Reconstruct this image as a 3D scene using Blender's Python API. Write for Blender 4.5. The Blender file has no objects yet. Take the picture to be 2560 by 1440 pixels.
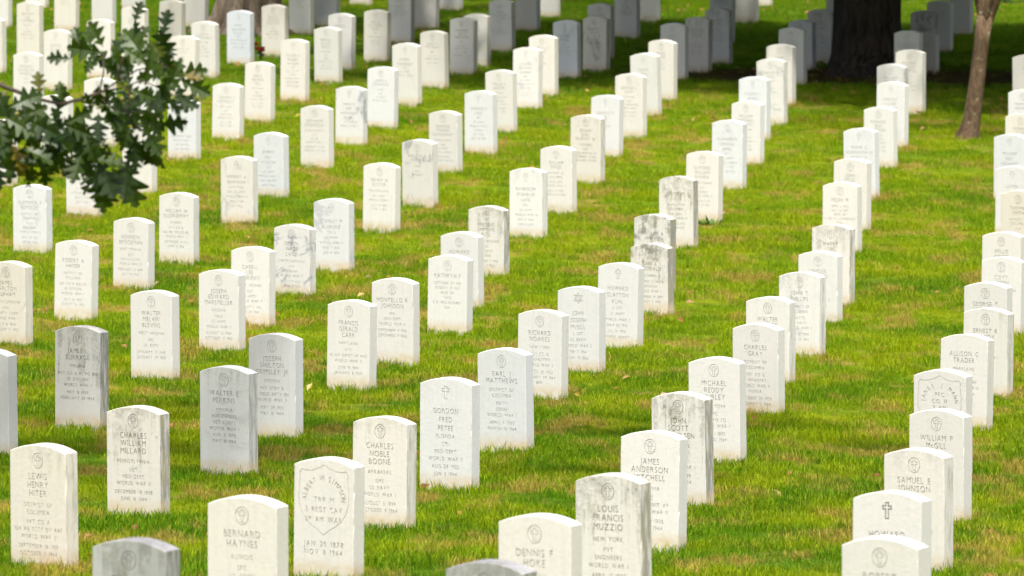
import bpy, bmesh, math, random
import numpy as np
from mathutils import Vector, Matrix
from mathutils.geometry import delaunay_2d_cdt

random.seed(7)
R = math.radians
scene = bpy.context.scene
COL = scene.collection

# ------------------------------------------------------------------ camera
CAM_H = 4.3
PITCH = math.atan(1370 / 18000)
cam_d = bpy.data.cameras.new("camera")
cam = bpy.data.objects.new("camera", cam_d)
COL.objects.link(cam)
cam.location = (0, 0, CAM_H)
cam.rotation_euler = (math.pi / 2 - PITCH, 0, 0)
cam_d.sensor_width = 36
cam_d.lens = 18000 / 2560 * 36
cam_d.clip_end = 1500
cam_d.dof.use_dof = True
cam_d.dof.focus_distance = 43
cam_d.dof.aperture_fstop = 9
scene.camera = cam

# ------------------------------------------------------------------ sky, sun, exposure
SUN_EL = R(64)
SUN_H = Vector((0.10, -0.995, 0)).normalized()
SUN = (SUN_H * math.cos(SUN_EL) + Vector((0, 0, math.sin(SUN_EL)))).normalized()
world = bpy.data.worlds.new("World")
scene.world = world
world.use_nodes = True
wn = world.node_tree
bg = wn.nodes["Background"]
sky = wn.nodes.new("ShaderNodeTexSky")
sky.sky_type = 'NISHITA'
sky.sun_disc = False
sky.sun_elevation = SUN_EL
sky.sun_rotation = math.atan2(SUN_H.x, SUN_H.y)
sky.air_density = 0.85
sky.dust_density = 5.5
sky.ozone_density = 0.35
bg.inputs[1].default_value = 0.12
wn.links.new(sky.outputs[0], bg.inputs[0])
sun_d = bpy.data.lights.new("sun", 'SUN')
sun_d.energy = 3.5
sun_d.angle = R(2.5)
sun_d.color = (1.0, 0.97, 0.915)
sun = bpy.data.objects.new("sun", sun_d)
COL.objects.link(sun)
sun.location = (-20, -20, 40)
sun.rotation_euler = SUN.to_track_quat('Z', 'Y').to_euler()
vs = scene.view_settings
vs.view_transform = 'Standard'
vs.look = 'None'
vs.gamma = 1
vs.exposure = 1.0
cy = scene.cycles
cy.use_adaptive_sampling = True
cy.adaptive_threshold = 0.015
cy.adaptive_min_samples = 48
cy.use_denoising = True
try:
    cy.denoiser = 'OPENIMAGEDENOISE'
    cy.denoising_prefilter = 'ACCURATE'
except Exception:
    pass
cy.max_bounces = 8
cy.diffuse_bounces = 4
cy.transparent_max_bounces = 8
cy.sample_clamp_indirect = 8

# ------------------------------------------------------------------ terrain
TC = [0.01848, 0.55739, 0.47348, -0.59759, -0.01248, 0.00439]


def ground_z(X, Y):
    Yc = np.clip(Y, 30., 115.)
    t = (Yc - 70) / 40
    z = TC[0] + TC[1] * t + TC[2] * t * t + TC[3] * t ** 3
    z = z + np.clip(X, -14, 14) * (TC[4] + TC[5] * t)
    d = (TC[1] + 2 * TC[2] * t + 3 * TC[3] * t * t) / 40
    z = z + np.where(Y > 115, (Y - 115) * np.clip(d, 0, .02), 0)
    z = z + np.where(Y < 30, (Y - 30) * np.maximum(d, -.04), 0)
    return z


def gz(x, y):
    return float(ground_z(np.float64(x), np.float64(y)))


# ------------------------------------------------------------------ small helpers
def new_obj(name, me, mat=None, parent=None, loc=None):
    o = bpy.data.objects.new(name, me)
    COL.objects.link(o)
    if mat is not None and me is not None:
        me.materials.append(mat)
    if parent is not None:
        o.parent = parent
    if loc is not None:
        o.location = loc
    return o


def tag(o, label=None, cat=None, group=None, kind=None):
    for k, v in (("label", label), ("category", cat), ("group", group), ("kind", kind)):
        if v:
            o[k] = v
    return o


def mesh(name, v, f, smooth=False):
    me = bpy.data.meshes.new(name)
    me.from_pydata([tuple(p) for p in v], [], f)
    me.update()
    if smooth:
        me.polygons.foreach_set("use_smooth", [True] * len(me.polygons))
    return me


class NT:
    """tiny node-tree writer"""

    def __init__(s, name):
        s.m = bpy.data.materials.new(name)
        s.m.use_nodes = True
        s.t = s.m.node_tree
        s.b = s.t.nodes["Principled BSDF"]
        s.out = s.t.nodes["Material Output"]

    def n(s, kind, **kw):
        x = s.t.nodes.new("ShaderNode" + kind)
        for k, v in kw.items():
            setattr(x, k, v)
        return x

    def l(s, a, b):
        s.t.links.new(a, b)

    def val(s, x, sock):
        if isinstance(x, bpy.types.NodeSocket):
            s.l(x, sock)
        else:
            sock.default_value = x

    def math(s, op, a, b=0.0, c=None, clamp=False):
        x = s.n("Math", operation=op, use_clamp=clamp)
        s.val(a, x.inputs[0])
        s.val(b, x.inputs[1])
        if c is not None:
            s.val(c, x.inputs[2])
        return x.outputs[0]

    def mix(s, fac, a, b, mode='MIX'):
        x = s.n("Mix", data_type='RGBA', blend_type=mode)
        s.val(fac, x.inputs[0])
        s.val(a if isinstance(a, bpy.types.NodeSocket) else (*a, 1), x.inputs[6])
        s.val(b if isinstance(b, bpy.types.NodeSocket) else (*b, 1), x.inputs[7])
        return x.outputs[2]

    def ramp(s, x, lo, hi, a=0.0, b=1.0):
        r = s.n("MapRange", interpolation_type='SMOOTHSTEP')
        s.val(x, r.inputs[0])
        r.inputs[1].default_value = lo
        r.inputs[2].default_value = hi
        r.inputs[3].default_value = a
        r.inputs[4].default_value = b
        return r.outputs[0]

    def noise(s, vec, scale, detail=3, rough=.5, dist=0.0):
        x = s.n("TexNoise")
        s.l(vec, x.inputs["Vector"])
        x.inputs["Scale"].default_value = scale
        x.inputs["Detail"].default_value = detail
        x.inputs["Roughness"].default_value = rough
        x.inputs["Distortion"].default_value = dist
        return x.outputs[0]

    def vmul(s, vec, xyz):
        x = s.n("VectorMath", operation='MULTIPLY')
        s.l(vec, x.inputs[0])
        x.inputs[1].default_value = xyz
        return x.outputs[0]

    def attr(s, name, typ='OBJECT'):
        x = s.n("Attribute", attribute_type=typ, attribute_name=name)
        return x.outputs["Fac"]


# ------------------------------------------------------------------ materials
def mat_stone():
    m = NT("marble")
    tc = m.n("TexCoord").outputs["Object"]
    seed = m.attr("seed")
    cmb = m.n("CombineXYZ")
    m.l(seed, cmb.inputs[0]); m.l(seed, cmb.inputs[1]); m.l(seed, cmb.inputs[2])
    add = m.n("VectorMath", operation='ADD')
    m.l(tc, add.inputs[0]); m.l(cmb.outputs[0], add.inputs[1])
    p = add.outputs[0]
    sep = m.n("SeparateXYZ"); m.l(tc, sep.inputs[0])
    zrel = m.math('DIVIDE', sep.outputs[2], m.attr("hgt"))
    geo = m.n("NewGeometry")
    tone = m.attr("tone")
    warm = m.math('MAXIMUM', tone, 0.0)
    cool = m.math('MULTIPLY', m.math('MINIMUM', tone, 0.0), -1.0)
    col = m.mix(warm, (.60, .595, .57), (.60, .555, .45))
    var = m.math('FRACT', m.math('MULTIPLY', seed, .618))
    col = m.mix(m.ramp(var, 0, 1, 0, .24), col, (.40, .40, .38))
    col = m.mix(cool, col, (.51, .555, .61))
    # soft clouding of the marble
    n1 = m.noise(p, 9, 4, .6)
    col = m.mix(m.ramp(n1, .35, .7, 0, .22), col, (.52, .525, .53))
    n1b = m.noise(p, 60, 3, .6)
    col = m.mix(m.ramp(n1b, .45, .75, 0, .12), col, (.50, .46, .38))
    # veins: thin ridges of warped noise, in patches
    pv = m.vmul(p, (1.0, 1.0, .8))
    rot = m.n("VectorRotate", rotation_type='EULER_XYZ')
    m.l(pv, rot.inputs["Vector"])
    rc = m.n("CombineXYZ"); m.l(m.math('MULTIPLY', seed, 1.7), rc.inputs[1]); m.l(rc.outputs[0], rot.inputs["Rotation"])
    pr = m.vmul(rot.outputs[0], (1.0, 1.0, .32))
    n2 = m.noise(pr, 7, 5, .62, .6)
    ridge = m.math('ABSOLUTE', m.math('SUBTRACT', n2, .5))
    line = m.ramp(ridge, 0.0, .045, 1, 0)
    patch = m.ramp(m.noise(p, 5.5, 2), .47, .62)
    blotch = m.math('MULTIPLY', m.ramp(n2, .60, .72), m.ramp(m.noise(p, 4.3, 2), .52, .62))
    vein = m.math('MULTIPLY', m.math('MAXIMUM', m.math('MULTIPLY', line, patch), m.math('MULTIPLY', blotch, .8)), m.math('MULTIPLY', m.attr("vein"), .82), clamp=True)
    col = m.mix(vein, col, m.mix(warm, (.29, .305, .335), (.38, .33, .25)))
    # lichen and soot: starts on the crown and the side faces, runs down in streaks
    st = m.attr("stain")
    big = m.noise(p, 13, 5, .68)
    fine = m.noise(p, 55, 4, .65)
    d = m.math('SUBTRACT', 1.0, zrel)
    reachn = m.noise(m.vmul(p, (19, 19, .9)), 1, 3, .7)
    drip = m.math('SUBTRACT', m.math('MULTIPLY', m.ramp(reachn, .30, .72, 0, 1.25), m.math('POWER', st, 1.6)), d)
    drip = m.math('MULTIPLY', m.ramp(drip, -.02, .30), m.ramp(m.math('ADD', m.math('MULTIPLY', big, .6), m.math('MULTIPLY', fine, .4)), .38, .60))
    blot = m.math('MULTIPLY', m.ramp(m.math('ADD', big, m.math('MULTIPLY', m.math('POWER', st, 4.0), .17)), .66, .78), m.ramp(d, .30, .62, 1, 0))
    nrm = m.n("SeparateXYZ")
    tr = m.n("VectorTransform", vector_type='NORMAL', convert_from='WORLD', convert_to='OBJECT')
    m.l(geo.outputs["True Normal"], tr.inputs[0]); m.l(tr.outputs[0], nrm.inputs[0])
    side = m.ramp(nrm.outputs[0], .5, .9)
    sd = m.noise(m.vmul(p, (30, 30, 5)), 1, 4, .68)
    sides = m.math('MULTIPLY', side, m.ramp(m.math('ADD', sd, m.math('MULTIPLY', st, .36)), .60, .84))
    front = m.math('MULTIPLY', m.math('SUBTRACT', 1.0, side), m.math('ADD', m.math('MULTIPLY', drip, .62), m.math('MULTIPLY', blot, .9), clamp=True))
    smask = m.math('MULTIPLY', m.math('ADD', front, sides, clamp=True), m.ramp(st, 0, .8, .0, .76), clamp=True)
    scol = m.mix(m.ramp(m.noise(p, 8, 3), .4, .6), (.155, .15, .125), (.20, .185, .10))
    # faint rain streaks and grain on every stone
    col = m.mix(m.ramp(m.noise(m.vmul(p, (48, 48, 1.6)), 1, 3, .6), .42, .75, 0, .20), col, (.43, .42, .37))
    col = m.mix(m.ramp(fine, .42, .72, 0, .16), col, (.40, .38, .33))
    col = m.mix(smask, col, scol)
    # soil splashed on the foot
    foot = m.math('MULTIPLY', m.ramp(sep.outputs[2], .02, .10, 1, 0), m.ramp(m.noise(p, 22, 3), .3, .7, .4, .95))
    col = m.mix(foot, col, (.50, .41, .27))
    # grime collected in the cut letters
    col = m.mix(m.attr("ink"), col, (.075, .072, .06))
    m.l(col, m.b.inputs["Base Color"])
    m.b.inputs["Roughness"].default_value = .72
    m.b.inputs["Specular IOR Level"].default_value = .3
    bump = m.n("Bump")
    bump.inputs["Strength"].default_value = .35
    bump.inputs["Distance"].default_value = .004
    m.l(m.math('ADD', m.noise(p, 45, 4, .6), m.math('MULTIPLY', m.noise(p, 260, 2), .35)), bump.inputs["Height"])
    m.l(bump.outputs[0], m.b.inputs["Normal"])
    return m.m


def lawn_color(m, tint=None):
    """world-space patchwork of the lawn: lush, yellowing and dry straw areas, with tree shade painted in"""
    pos = m.n("NewGeometry").outputs["Position"]
    flat = m.vmul(pos, (1, 1, 0))
    a = m.noise(flat, .30, 3, .55)
    b = m.noise(m.vmul(flat, (1.0, .55, 0)), 1.25, 4, .62)
    e = m.noise(m.vmul(flat, (1.0, .5, 0)), 1.9, 3, .6)
    c = m.noise(flat, 7.0, 3, .6)
    sy = m.n("SeparateXYZ"); m.l(pos, sy.inputs[0])
    a = m.math('ADD', a, m.ramp(sy.outputs[1], 40, 64, -.15, .05))  # greener nearer the camera; partly paints soft tree shade into the grass
    a = m.math('ADD', a, m.ramp(sy.outputs[1], 82, 88, 0, -.16))  # tree shade at the far end painted in as darker green
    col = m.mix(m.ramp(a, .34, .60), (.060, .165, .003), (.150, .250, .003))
    col = m.mix(m.math('MULTIPLY', m.ramp(b, .40, .64, 0, .8), m.ramp(sy.outputs[1], 80, 87, 1, .2)), col, (.265, .310, .004))  # yellowing reduced under the far trees, part of the painted shade
    back = m.ramp(sy.outputs[1], 80, 87, 1, .2)  # straw muted there too, for the same painted shade
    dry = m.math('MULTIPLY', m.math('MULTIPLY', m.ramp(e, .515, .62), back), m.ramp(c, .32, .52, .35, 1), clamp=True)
    col = m.mix(m.math('MULTIPLY', dry, .76), col, (.42, .255, .085))
    col = m.mix(m.ramp(c, .46, .66, 0, .40), col, (.075, .135, .004))
    # bare soil with bark litter under the big tree
    d = m.n("VectorMath", operation='DISTANCE')
    m.l(m.vmul(pos, (.55, 1, 0)), d.inputs[0]); d.inputs[1].default_value = (TRUNK[0] * .55, TRUNK[1] - .3, 0)
    soil = m.ramp(m.math('ADD', d.outputs["Value"], m.math('MULTIPLY', c, 1.2)), 1.5, 2.6, 1, 0)
    col = m.mix(soil, col, (.085, .048, .026))
    return col


def mat_ground():
    m = NT("lawn_soil")
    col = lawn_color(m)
    col = m.mix(.45, col, (.05, .055, .015))
    m.l(col, m.b.inputs["Base Color"])
    m.b.inputs["Roughness"].default_value = 1
    m.b.inputs["Specular IOR Level"].default_value = 0
    bump = m.n("Bump"); bump.inputs["Strength"].default_value = .8; bump.inputs["Distance"].default_value = .05
    m.l(m.noise(m.n("NewGeometry").outputs["Position"], 22, 5, .7), bump.inputs["Height"])
    m.l(bump.outputs[0], m.b.inputs["Normal"])
    return m.m


def mat_grass():
    m = NT("grass_blades")
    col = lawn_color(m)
    sh = m.attr("shade", 'GEOMETRY')
    col = m.mix(m.ramp(sh, 0, .5, .55, 0), col, (.07, .135, .004))
    col = m.mix(m.ramp(sh, .62, 1, 0, .55), col, (.33, .36, .02))
    rnd = m.n("ObjectInfo").outputs["Random"]
    col = m.mix(m.ramp(rnd, .80, 1, 0, .30), col, (.23, .17, .055))
    m.l(col, m.b.inputs["Base Color"])
    m.b.inputs["Roughness"].default_value = .55
    m.b.inputs["Specular IOR Level"].default_value = .04
    t = m.n("BsdfTranslucent")
    m.l(m.mix(1.0, col, (1.5, 1.6, .7), 'MULTIPLY'), t.inputs[0])
    mx = m.n("MixShader"); mx.inputs[0].default_value = .30
    m.l(m.b.outputs[0], mx.inputs[1]); m.l(t.outputs[0], mx.inputs[2]); m.l(mx.outputs[0], m.out.inputs[0])
    return m.m


def mat_leaf(name, c0, c1, c2):
    m = NT(name)
    sh = m.attr("shade", 'GEOMETRY')
    col = m.mix(m.ramp(sh, 0, .7), c0, c1)
    col = m.mix(m.ramp(sh, .86, 1.0), col, c2)
    col = m.mix(m.ramp(m.noise(m.n("TexCoord").outputs["Object"], 60, 3), .4, .7, 0, .3), col, c0)
    m.l(col, m.b.inputs["Base Color"])
    m.b.inputs["Roughness"].default_value = .45
    m.b.inputs["Specular IOR Level"].default_value = .4
    t = m.n("BsdfTranslucent")
    m.l(m.mix(1.0, col, (1.4, 1.6, .5), 'MULTIPLY'), t.inputs[0])
    mx = m.n("MixShader"); mx.inputs[0].default_value = .3
    m.l(m.b.outputs[0], mx.inputs[1]); m.l(t.outputs[0], mx.inputs[2]); m.l(mx.outputs[0], m.out.inputs[0])
    return m.m


def mat_bark(name, c0, c1, scale, stretch, lichen=0.0, bumpd=.03):
    m = NT(name)
    p = m.n("TexCoord").outputs["Object"]
    n = m.noise(m.vmul(p, (scale, scale, scale * stretch)), 1, 6, .65, .4)
    n2 = m.noise(p, 6, 4, .6)
    col = m.mix(m.ramp(n, .36, .62), c0, c1)
    col = m.mix(m.ramp(n2, .45, .7, 0, .5), col, tuple(x * .6 for x in c1))
    if lichen:
        col = m.mix(m.ramp(m.noise(p, 14, 3), .62, .68, 0, lichen), col, (.38, .37, .24))
    m.l(col, m.b.inputs["Base Color"])
    m.b.inputs["Roughness"].default_value = .9
    m.b.inputs["Specular IOR Level"].default_value = .15
    b = m.n("Bump"); b.inputs["Strength"].default_value = .9; b.inputs["Distance"].default_value = bumpd
    m.l(n, b.inputs["Height"]); m.l(b.outputs[0], m.b.inputs["Normal"])
    return m.m


def mat_plain(name, c, rough=.6):
    m = NT(name)
    n = m.noise(m.n("TexCoord").outputs["Object"], 70, 3)
    m.l(m.mix(m.ramp(n, .3, .7), c, tuple(x * .6 for x in c)), m.b.inputs["Base Color"])
    m.b.inputs["Roughness"].default_value = rough
    return m.m


TRUNK = (4.35, 87.78)
SLIM = (4.92, 77.15)
FLARE = (-3.49, 95.55)
OAK = (-8.3, 35.5)
M_STONE = mat_stone()
M_GROUND = mat_ground()
M_GRASS = mat_grass()
M_OAKLEAF = mat_leaf("oak_leaf", (.010, .028, .001), (.040, .074, .004), (.16, .12, .01))
M_CROWN = mat_leaf("crown_leaf", (.022, .055, .008), (.05, .10, .015), (.10, .11, .02))
M_DARKBARK = mat_bark("dark_bark", (.012, .009, .006), (.052, .040, .028), 16, .16)
M_SLIMBARK = mat_bark("slim_bark", (.065, .042, .024), (.125, .084, .050), 26, .45, .3, .012)
M_GREYBARK = mat_bark("grey_bark", (.11, .085, .06), (.23, .185, .135), 14, .22, .4)
M_TWIG = mat_plain("twig_bark", (.07, .045, .03), .8)

# ------------------------------------------------------------------ the ground: one sheet to the horizon
def axis(segs):
    out = []
    for a, b, st in segs:
        out += list(np.arange(a, b, st))
    return np.array(out + [segs[-1][1]])


gx = axis([(-400, -60, 34), (-60, -14, 4), (-14, 14, .5), (14, 60, 4), (60, 400, 34)])
gy = axis([(-60, 24, 6), (24, 118, .5), (118, 160, 3), (160, 900, 40)])
GX, GY = np.meshgrid(gx, gy)
GZ = ground_z(GX, GY) - .03 + .012 * np.sin(GX * 2.3 + 1.1 * np.sin(GY * .9)) * np.sin(GY * 1.7 + GX * .4)
nx, ny = len(gx), len(gy)
vv = np.stack([GX.ravel(), GY.ravel(), GZ.ravel()], 1)
ff = [(j * nx + i, j * nx + i + 1, (j + 1) * nx + i + 1, (j + 1) * nx + i) for j in range(ny - 1) for i in range(nx - 1)]
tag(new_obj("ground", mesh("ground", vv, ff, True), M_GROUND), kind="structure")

# ------------------------------------------------------------------ lettering: outlines of the built-in font, cut into each stone's face
GLYPH = {}


def poly_area(p):
    return .5 * sum(p[i][0] * p[(i + 1) % len(p)][1] - p[(i + 1) % len(p)][0] * p[i][1] for i in range(len(p)))


def font_splines(text):
    cu = bpy.data.curves.new("t", 'FONT')
    cu.body = text
    cu.size = 1
    o = bpy.data.objects.new("t", cu)
    COL.objects.link(o)
    dg = bpy.context.evaluated_depsgraph_get()
    c = o.evaluated_get(dg).to_curve(dg)
    res = []
    for s in c.splines:
        bp = s.bezier_points
        n = len(bp)
        pts = []
        for i in range(n):
            a, b = bp[i], bp[(i + 1) % n]
            p0, p1, p2, p3 = (Vector(q[:2]) for q in (a.co, a.handle_right, b.handle_left, b.co))
            d = (p3 - p0)
            ln = d.length or 1e-9
            curv = max(abs((p1 - p0).cross(d)), abs((p2 - p0).cross(d))) / ln
            k = 1 if curv < .004 else 3
            for q in range(k):
                t = q / k
                pts.append(tuple(p0 * (1 - t) ** 3 + p1 * 3 * t * (1 - t) ** 2 + p2 * 3 * t * t * (1 - t) + p3 * t ** 3))
        res.append(pts)
    o.evaluated_get(dg).to_curve_clear()
    bpy.data.objects.remove(o)
    bpy.data.curves.remove(cu)
    return res


def prepare_glyphs(chars):
    ref = font_splines("I")
    ix0 = min(p[0] for s in ref for p in s)
    ix1 = max(p[0] for s in ref for p in s)
    cap = max(p[1] for s in ref for p in s)
    for ch in chars:
        if ch == ' ':
            GLYPH[ch] = ([], .55)
            continue
        sp = font_splines(ch)
        x0 = min(p[0] for s in sp for p in s)
        x1 = max(p[0] for s in sp for p in s)
        GLYPH[ch] = ([[((p[0] - x0) / cap, p[1] / cap) for p in s] for s in sp], (x1 - x0) / cap)


def line_contours(text, cx, y, cap, maxw, xs=.80, track=.21):
    """contours of one centred line; y is the middle of the capitals"""
    w = sum(GLYPH[c][1] * xs + track for c in text) - track
    k = min(1.0, maxw / (w * cap))
    x = cx - w * cap * k / 2
    out = []
    for c in text:
        g, gw = GLYPH[c]
        for s in g:
            out.append([(x + p[0] * xs * cap * k, y - cap / 2 + p[1] * cap) for p in s])
        x += (gw * xs + track) * cap * k
    return out


def arc_contours(text, cx, cy, rad, a0, a1, cap, xs=.80):
    n = len(text)
    out = []
    for i, c in enumerate(text):
        a = a0 + (a1 - a0) * i / (n - 1)
        g, gw = GLYPH[c]
        ca, sa = math.cos(a - math.pi / 2), math.sin(a - math.pi / 2)
        bx, by = cx + rad[0] * math.cos(a), cy + rad[1] * math.sin(a)
        for s in g:
            q = []
            for p in s:
                u, v = (p[0] - gw / 2) * xs * cap, (p[1] - .5) * cap
                q.append((bx + u * ca - v * sa, by + u * sa + v * ca))
            out.append(q)
    return out


def cross_poly(cx, cy, h, w, t, fl):
    """Latin cross with slightly flared ends, counter-clockwise"""
    ya = cy + h * .18
    return [(cx - t * fl, cy - h / 2), (cx + t * fl, cy - h / 2), (cx + t, ya - t), (cx + w / 2, ya - t * fl), (cx + w / 2, ya + t * fl),
            (cx + t, ya + t), (cx + t * fl, cy + h / 2), (cx - t * fl, cy + h / 2), (cx - t, ya + t), (cx - w / 2, ya + t * fl), (cx - w / 2, ya - t * fl), (cx - t, ya - t)]


def ellipse(cx, cy, rx, ry, n):
    return [(cx + rx * math.cos(2 * math.pi * i / n), cy + ry * math.sin(2 * math.pi * i / n)) for i in range(n)]


def inset(poly, d):
    n = len(poly)
    out = []
    for i in range(n):
        a, b, c = Vector(poly[i - 1]), Vector(poly[i]), Vector(poly[(i + 1) % n])
        n1 = Vector((-(b - a).y, (b - a).x)).normalized()
        n2 = Vector((-(c - b).y, (c - b).x)).normalized()
        m = (n1 + n2)
        m = m / max(.4, m.length_squared) * 2
        out.append(tuple(b + m * d))
    return out


def shield_poly(cx, ytop, w, h):
    pts = []
    half = [(0, 0), (.10, -.045), (.24, -.085), (.36, -.09), (.44, -.075), (.485, -.13), (.475, -.19), (.485, -.27), (.50, -.40), (.495, -.55), (.45, -.68), (.36, -.79), (.24, -.87), (.11, -.93), (0, -1)]
    for x, y in half[::-1]:
        pts.append((cx + x * w, ytop + y * h))
    for x, y in half[1:-1]:
        pts.append((cx - x * w, ytop + y * h))
    return pts


def star_poly(cx, cy, r, off):
    return [(cx + r * math.cos(off + math.pi / 2 + 2 * math.pi * i / 3), cy + r * math.sin(off + math.pi / 2 + 2 * math.pi * i / 3)) for i in range(3)]


W, T, ARCH, SUNK, CUT = .3302, .1016, .036, .18, .0040


def stone_outline(h, rnd, chips):
    """points of the slab's outline (x, z), counter-clockwise from the lower left, and the bevel at each"""
    hw = W / 2
    zs = h - ARCH
    pts, bev = [], []
    n = 18
    for i in range(7):
        pts.append((-hw + W * i / 6, -SUNK)); bev.append(.002)
    rbev = [.0022 + rnd.random() * .0018 for _ in range(n)]
    for k in range(chips):
        i = rnd.randrange(1, n - 1)
        rbev[i] = .006 + rnd.random() * .008
    for i in range(1, n):
        pts.append((hw, -SUNK + (zs + SUNK) * i / n)); bev.append(rbev[i])
    rad = (hw * hw + ARCH * ARCH) / (2 * ARCH)
    a = math.asin(hw / rad)
    m = 16
    for i in range(m + 1):
        t = a - 2 * a * i / m
        pts.append((rad * math.sin(t), h - rad + rad * math.cos(t))); bev.append(.0035)
    for i in range(n - 1, 0, -1):
        pts.append((-hw, -SUNK + (zs + SUNK) * i / n)); bev.append(.0022 + rnd.random() * .002)
    return pts, bev


def make_stone(i, row):
    x, y, h, emb, tone, stain, vein, ink, names, body, label = row.split('|')
    x, y, h, tone, stain, vein, ink = (float(v) for v in (x, y, h, tone, stain, vein, ink))
    rnd = random.Random(1000 + i)
    far = y > 72
    pts, bev = stone_outline(h, rnd, rnd.choice((0, 1, 2, 3)) if not far else 1)
    n = len(pts)
    front = []
    for k in range(n):
        a, b, c = Vector(pts[k - 1]), Vector(pts[k]), Vector(pts[(k + 1) % n])
        d = (c - a).normalized()
        front.append(tuple(b + Vector((-d.y, d.x)) * bev[k]))
    # contours: 0 = slab face, 1 = emblem, 2 = inscription
    cont, own = [], []

    def addc(polys, o):
        for p in polys:
            q = []
            for v in p:
                if not q or (abs(q[-1][0] - v[0]) + abs(q[-1][1] - v[1])) > 1e-5:
                    q.append(v)
            if len(q) > 2:
                if poly_area(q) < 0:
                    q.reverse()
                cont.append(q)
                own.append(o)

    top = h
    ec = top - (.077 if emb == 'c' else .081)
    seg = 20 if far else 36
    if emb == 'c':
        addc([ellipse(0, ec, .0325, .0380, seg), ellipse(0, ec, .0294, .0349, seg)], 1)
        outer = cross_poly(0, ec - .001, .052, .036, .0066, 1.25)
        addc([outer, inset(outer, .0024)], 1)
    elif emb == 'x':
        outer = cross_poly(0, ec, .074, .046, .0085, 1.2)
        addc([outer, inset(outer, .0028 if ink < .9 else .005)], 1)
    elif emb == 'd':
        for off in (0, math.pi):
            s = star_poly(0, ec, .040, off)
            addc([s, inset(s, .0028)], 1)
        addc([ellipse(0, ec, .0125, .0125, 18), ellipse(0, ec, .0098, .0098, 18)], 1)
    elif emb == 's':
        s = shield_poly(0, top - .030, .278, .336)
        addc([s, inset(s, .0026)], 1)
    if emb == 's':
        near = names.startswith('ALB')
        addc(arc_contours(names, 0, top - (.198 if near else .185), (.107, .104 if near else .098), R(177), R(3), .025 if near else .023), 2)
        lines = body.split('//')
        yy = top - (.197 if near else .142)
        for ln in lines[0].split('/'):
            addc(line_contours(ln, 0, yy, .025, .2, .85, .3), 2)
            yy -= .047 if near else .039
        yy = top - .408
        for ln in lines[1].split('/'):
            addc(line_contours(ln, 0, yy, .025, .24, .85, .3), 2)
            yy -= .039
    else:
        old = emb in 'cn'
        yy = top - (.153 if emb != 'n' else .125)
        if emb in 'xd':
            yy = top - .185
        for ln in names.split('/'):
            addc(line_contours(ln, 0, yy, .0300 if old else .0285, .285), 2)
            yy -= .0412 if old else .049
        yy -= .0135 if old else -.004
        for blk in body.split('//'):
            for ln in blk.split('/'):
                if yy > .036:
                    addc(line_contours(ln, 0, yy, .0202 if old else .0212, .285, .80, .24), 2)
                yy -= .0362 if old else .0425
            yy -= .0095
    # one triangulation of the face; letters and plate share their edges
    vin, fin = list(front), [list(range(n))]
    for p in cont:
        b = len(vin)
        vin += p
        fin.append(list(range(b, b + len(p))))
    vo, _, fo, _, _, of = delaunay_2d_cdt([Vector(p) for p in vin], [], fin, 1, 1e-7, True)
    kind = []
    for ids in of:
        g = [k for k in ids if k > 0]
        if emb in 'd' and g and all(own[k - 1] == 1 for k in g):
            pair = [0] * 3
            for k in g:
                pair[(k - 1) // 2] += 1
            kind.append(1 if 1 in pair else 0)
        else:
            kind.append(own[g[-1] - 1] if len(g) % 2 == 1 else 0)
    V, F = [], []
    yf = -T / 2
    V += [(p.x, yf, p.y) for p in vo]
    deep = {}
    edges = {}
    for f, k in zip(fo, kind):
        if k == 0:
            F.append(tuple(f))
            for a, b in zip(f, f[1:] + f[:1]):
                edges[(a, b)] = True
    parts = {1: ([], [], {}), 2: ([], [], {})}

    def dv(a):
        if a not in deep:
            deep[a] = len(V)
            V.append((vo[a].x, yf + CUT, vo[a].y))
        return deep[a]

    for f, k in zip(fo, kind):
        if k:
            pv, pf, mp = parts[k]
            idx = []
            for a in f:
                if a not in mp:
                    mp[a] = len(pv)
                    pv.append((vo[a].x, yf + CUT, vo[a].y))
                idx.append(mp[a])
            pf.append(tuple(idx))
            for a, b in zip(f, f[1:] + f[:1]):
                if (b, a) in edges:
                    F.append((b, a, dv(a), dv(b)))
    # the rest of the slab: front bevel, sides, back
    key = {(round(p.x, 6), round(p.y, 6)): k for k, p in enumerate(vo)}
    fr = []
    for p in front:
        k = key.get((round(p[0], 6), round(p[1], 6)))
        if k is None:
            k = min(range(len(vo)), key=lambda q: (vo[q].x - p[0]) ** 2 + (vo[q].y - p[1]) ** 2)
        fr.append(k)
    b1 = len(V)
    for k in range(n):
        V.append((pts[k][0], yf + bev[k], pts[k][1]))
    b2 = len(V)
    for k in range(n):
        V.append((pts[k][0], T / 2 - .003, pts[k][1]))
    b3 = len(V)
    for k in range(n):
        a, c = Vector(pts[k - 1]), Vector(pts[(k + 1) % n])
        d = (c - a).normalized()
        V.append((pts[k][0] - d.y * .003, T / 2, pts[k][1] + d.x * .003))
    for k in range(n):
        j = (k + 1) % n
        F.append((fr[j], fr[k], b1 + k, b1 + j))
        F.append((b1 + j, b1 + k, b2 + k, b2 + j))
        F.append((b2 + j, b2 + k, b3 + k, b3 + j))
    F.append(tuple(b3 + k for k in range(n)))
    me = mesh("headstone", V, F)
    o = new_obj("headstone", me, M_STONE)
    o.location = (x, y, gz(x, y) - .004)
    lean = {'FRANK G': -1.3, 'HENRY A': .9, 'RICHARD A': -1.0, 'HARRY/I': -.5, 'ROBERT A': .4}
    ry = rnd.gauss(0, .35)
    for k, v in lean.items():
        if names.startswith(k):
            ry = v
    o.rotation_euler = (R(rnd.gauss(0, .8)), R(ry), R(-29 + rnd.gauss(0, 1.0)))
    tag(o, label, "headstone", "white marble headstones in diagonal rows")
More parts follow.
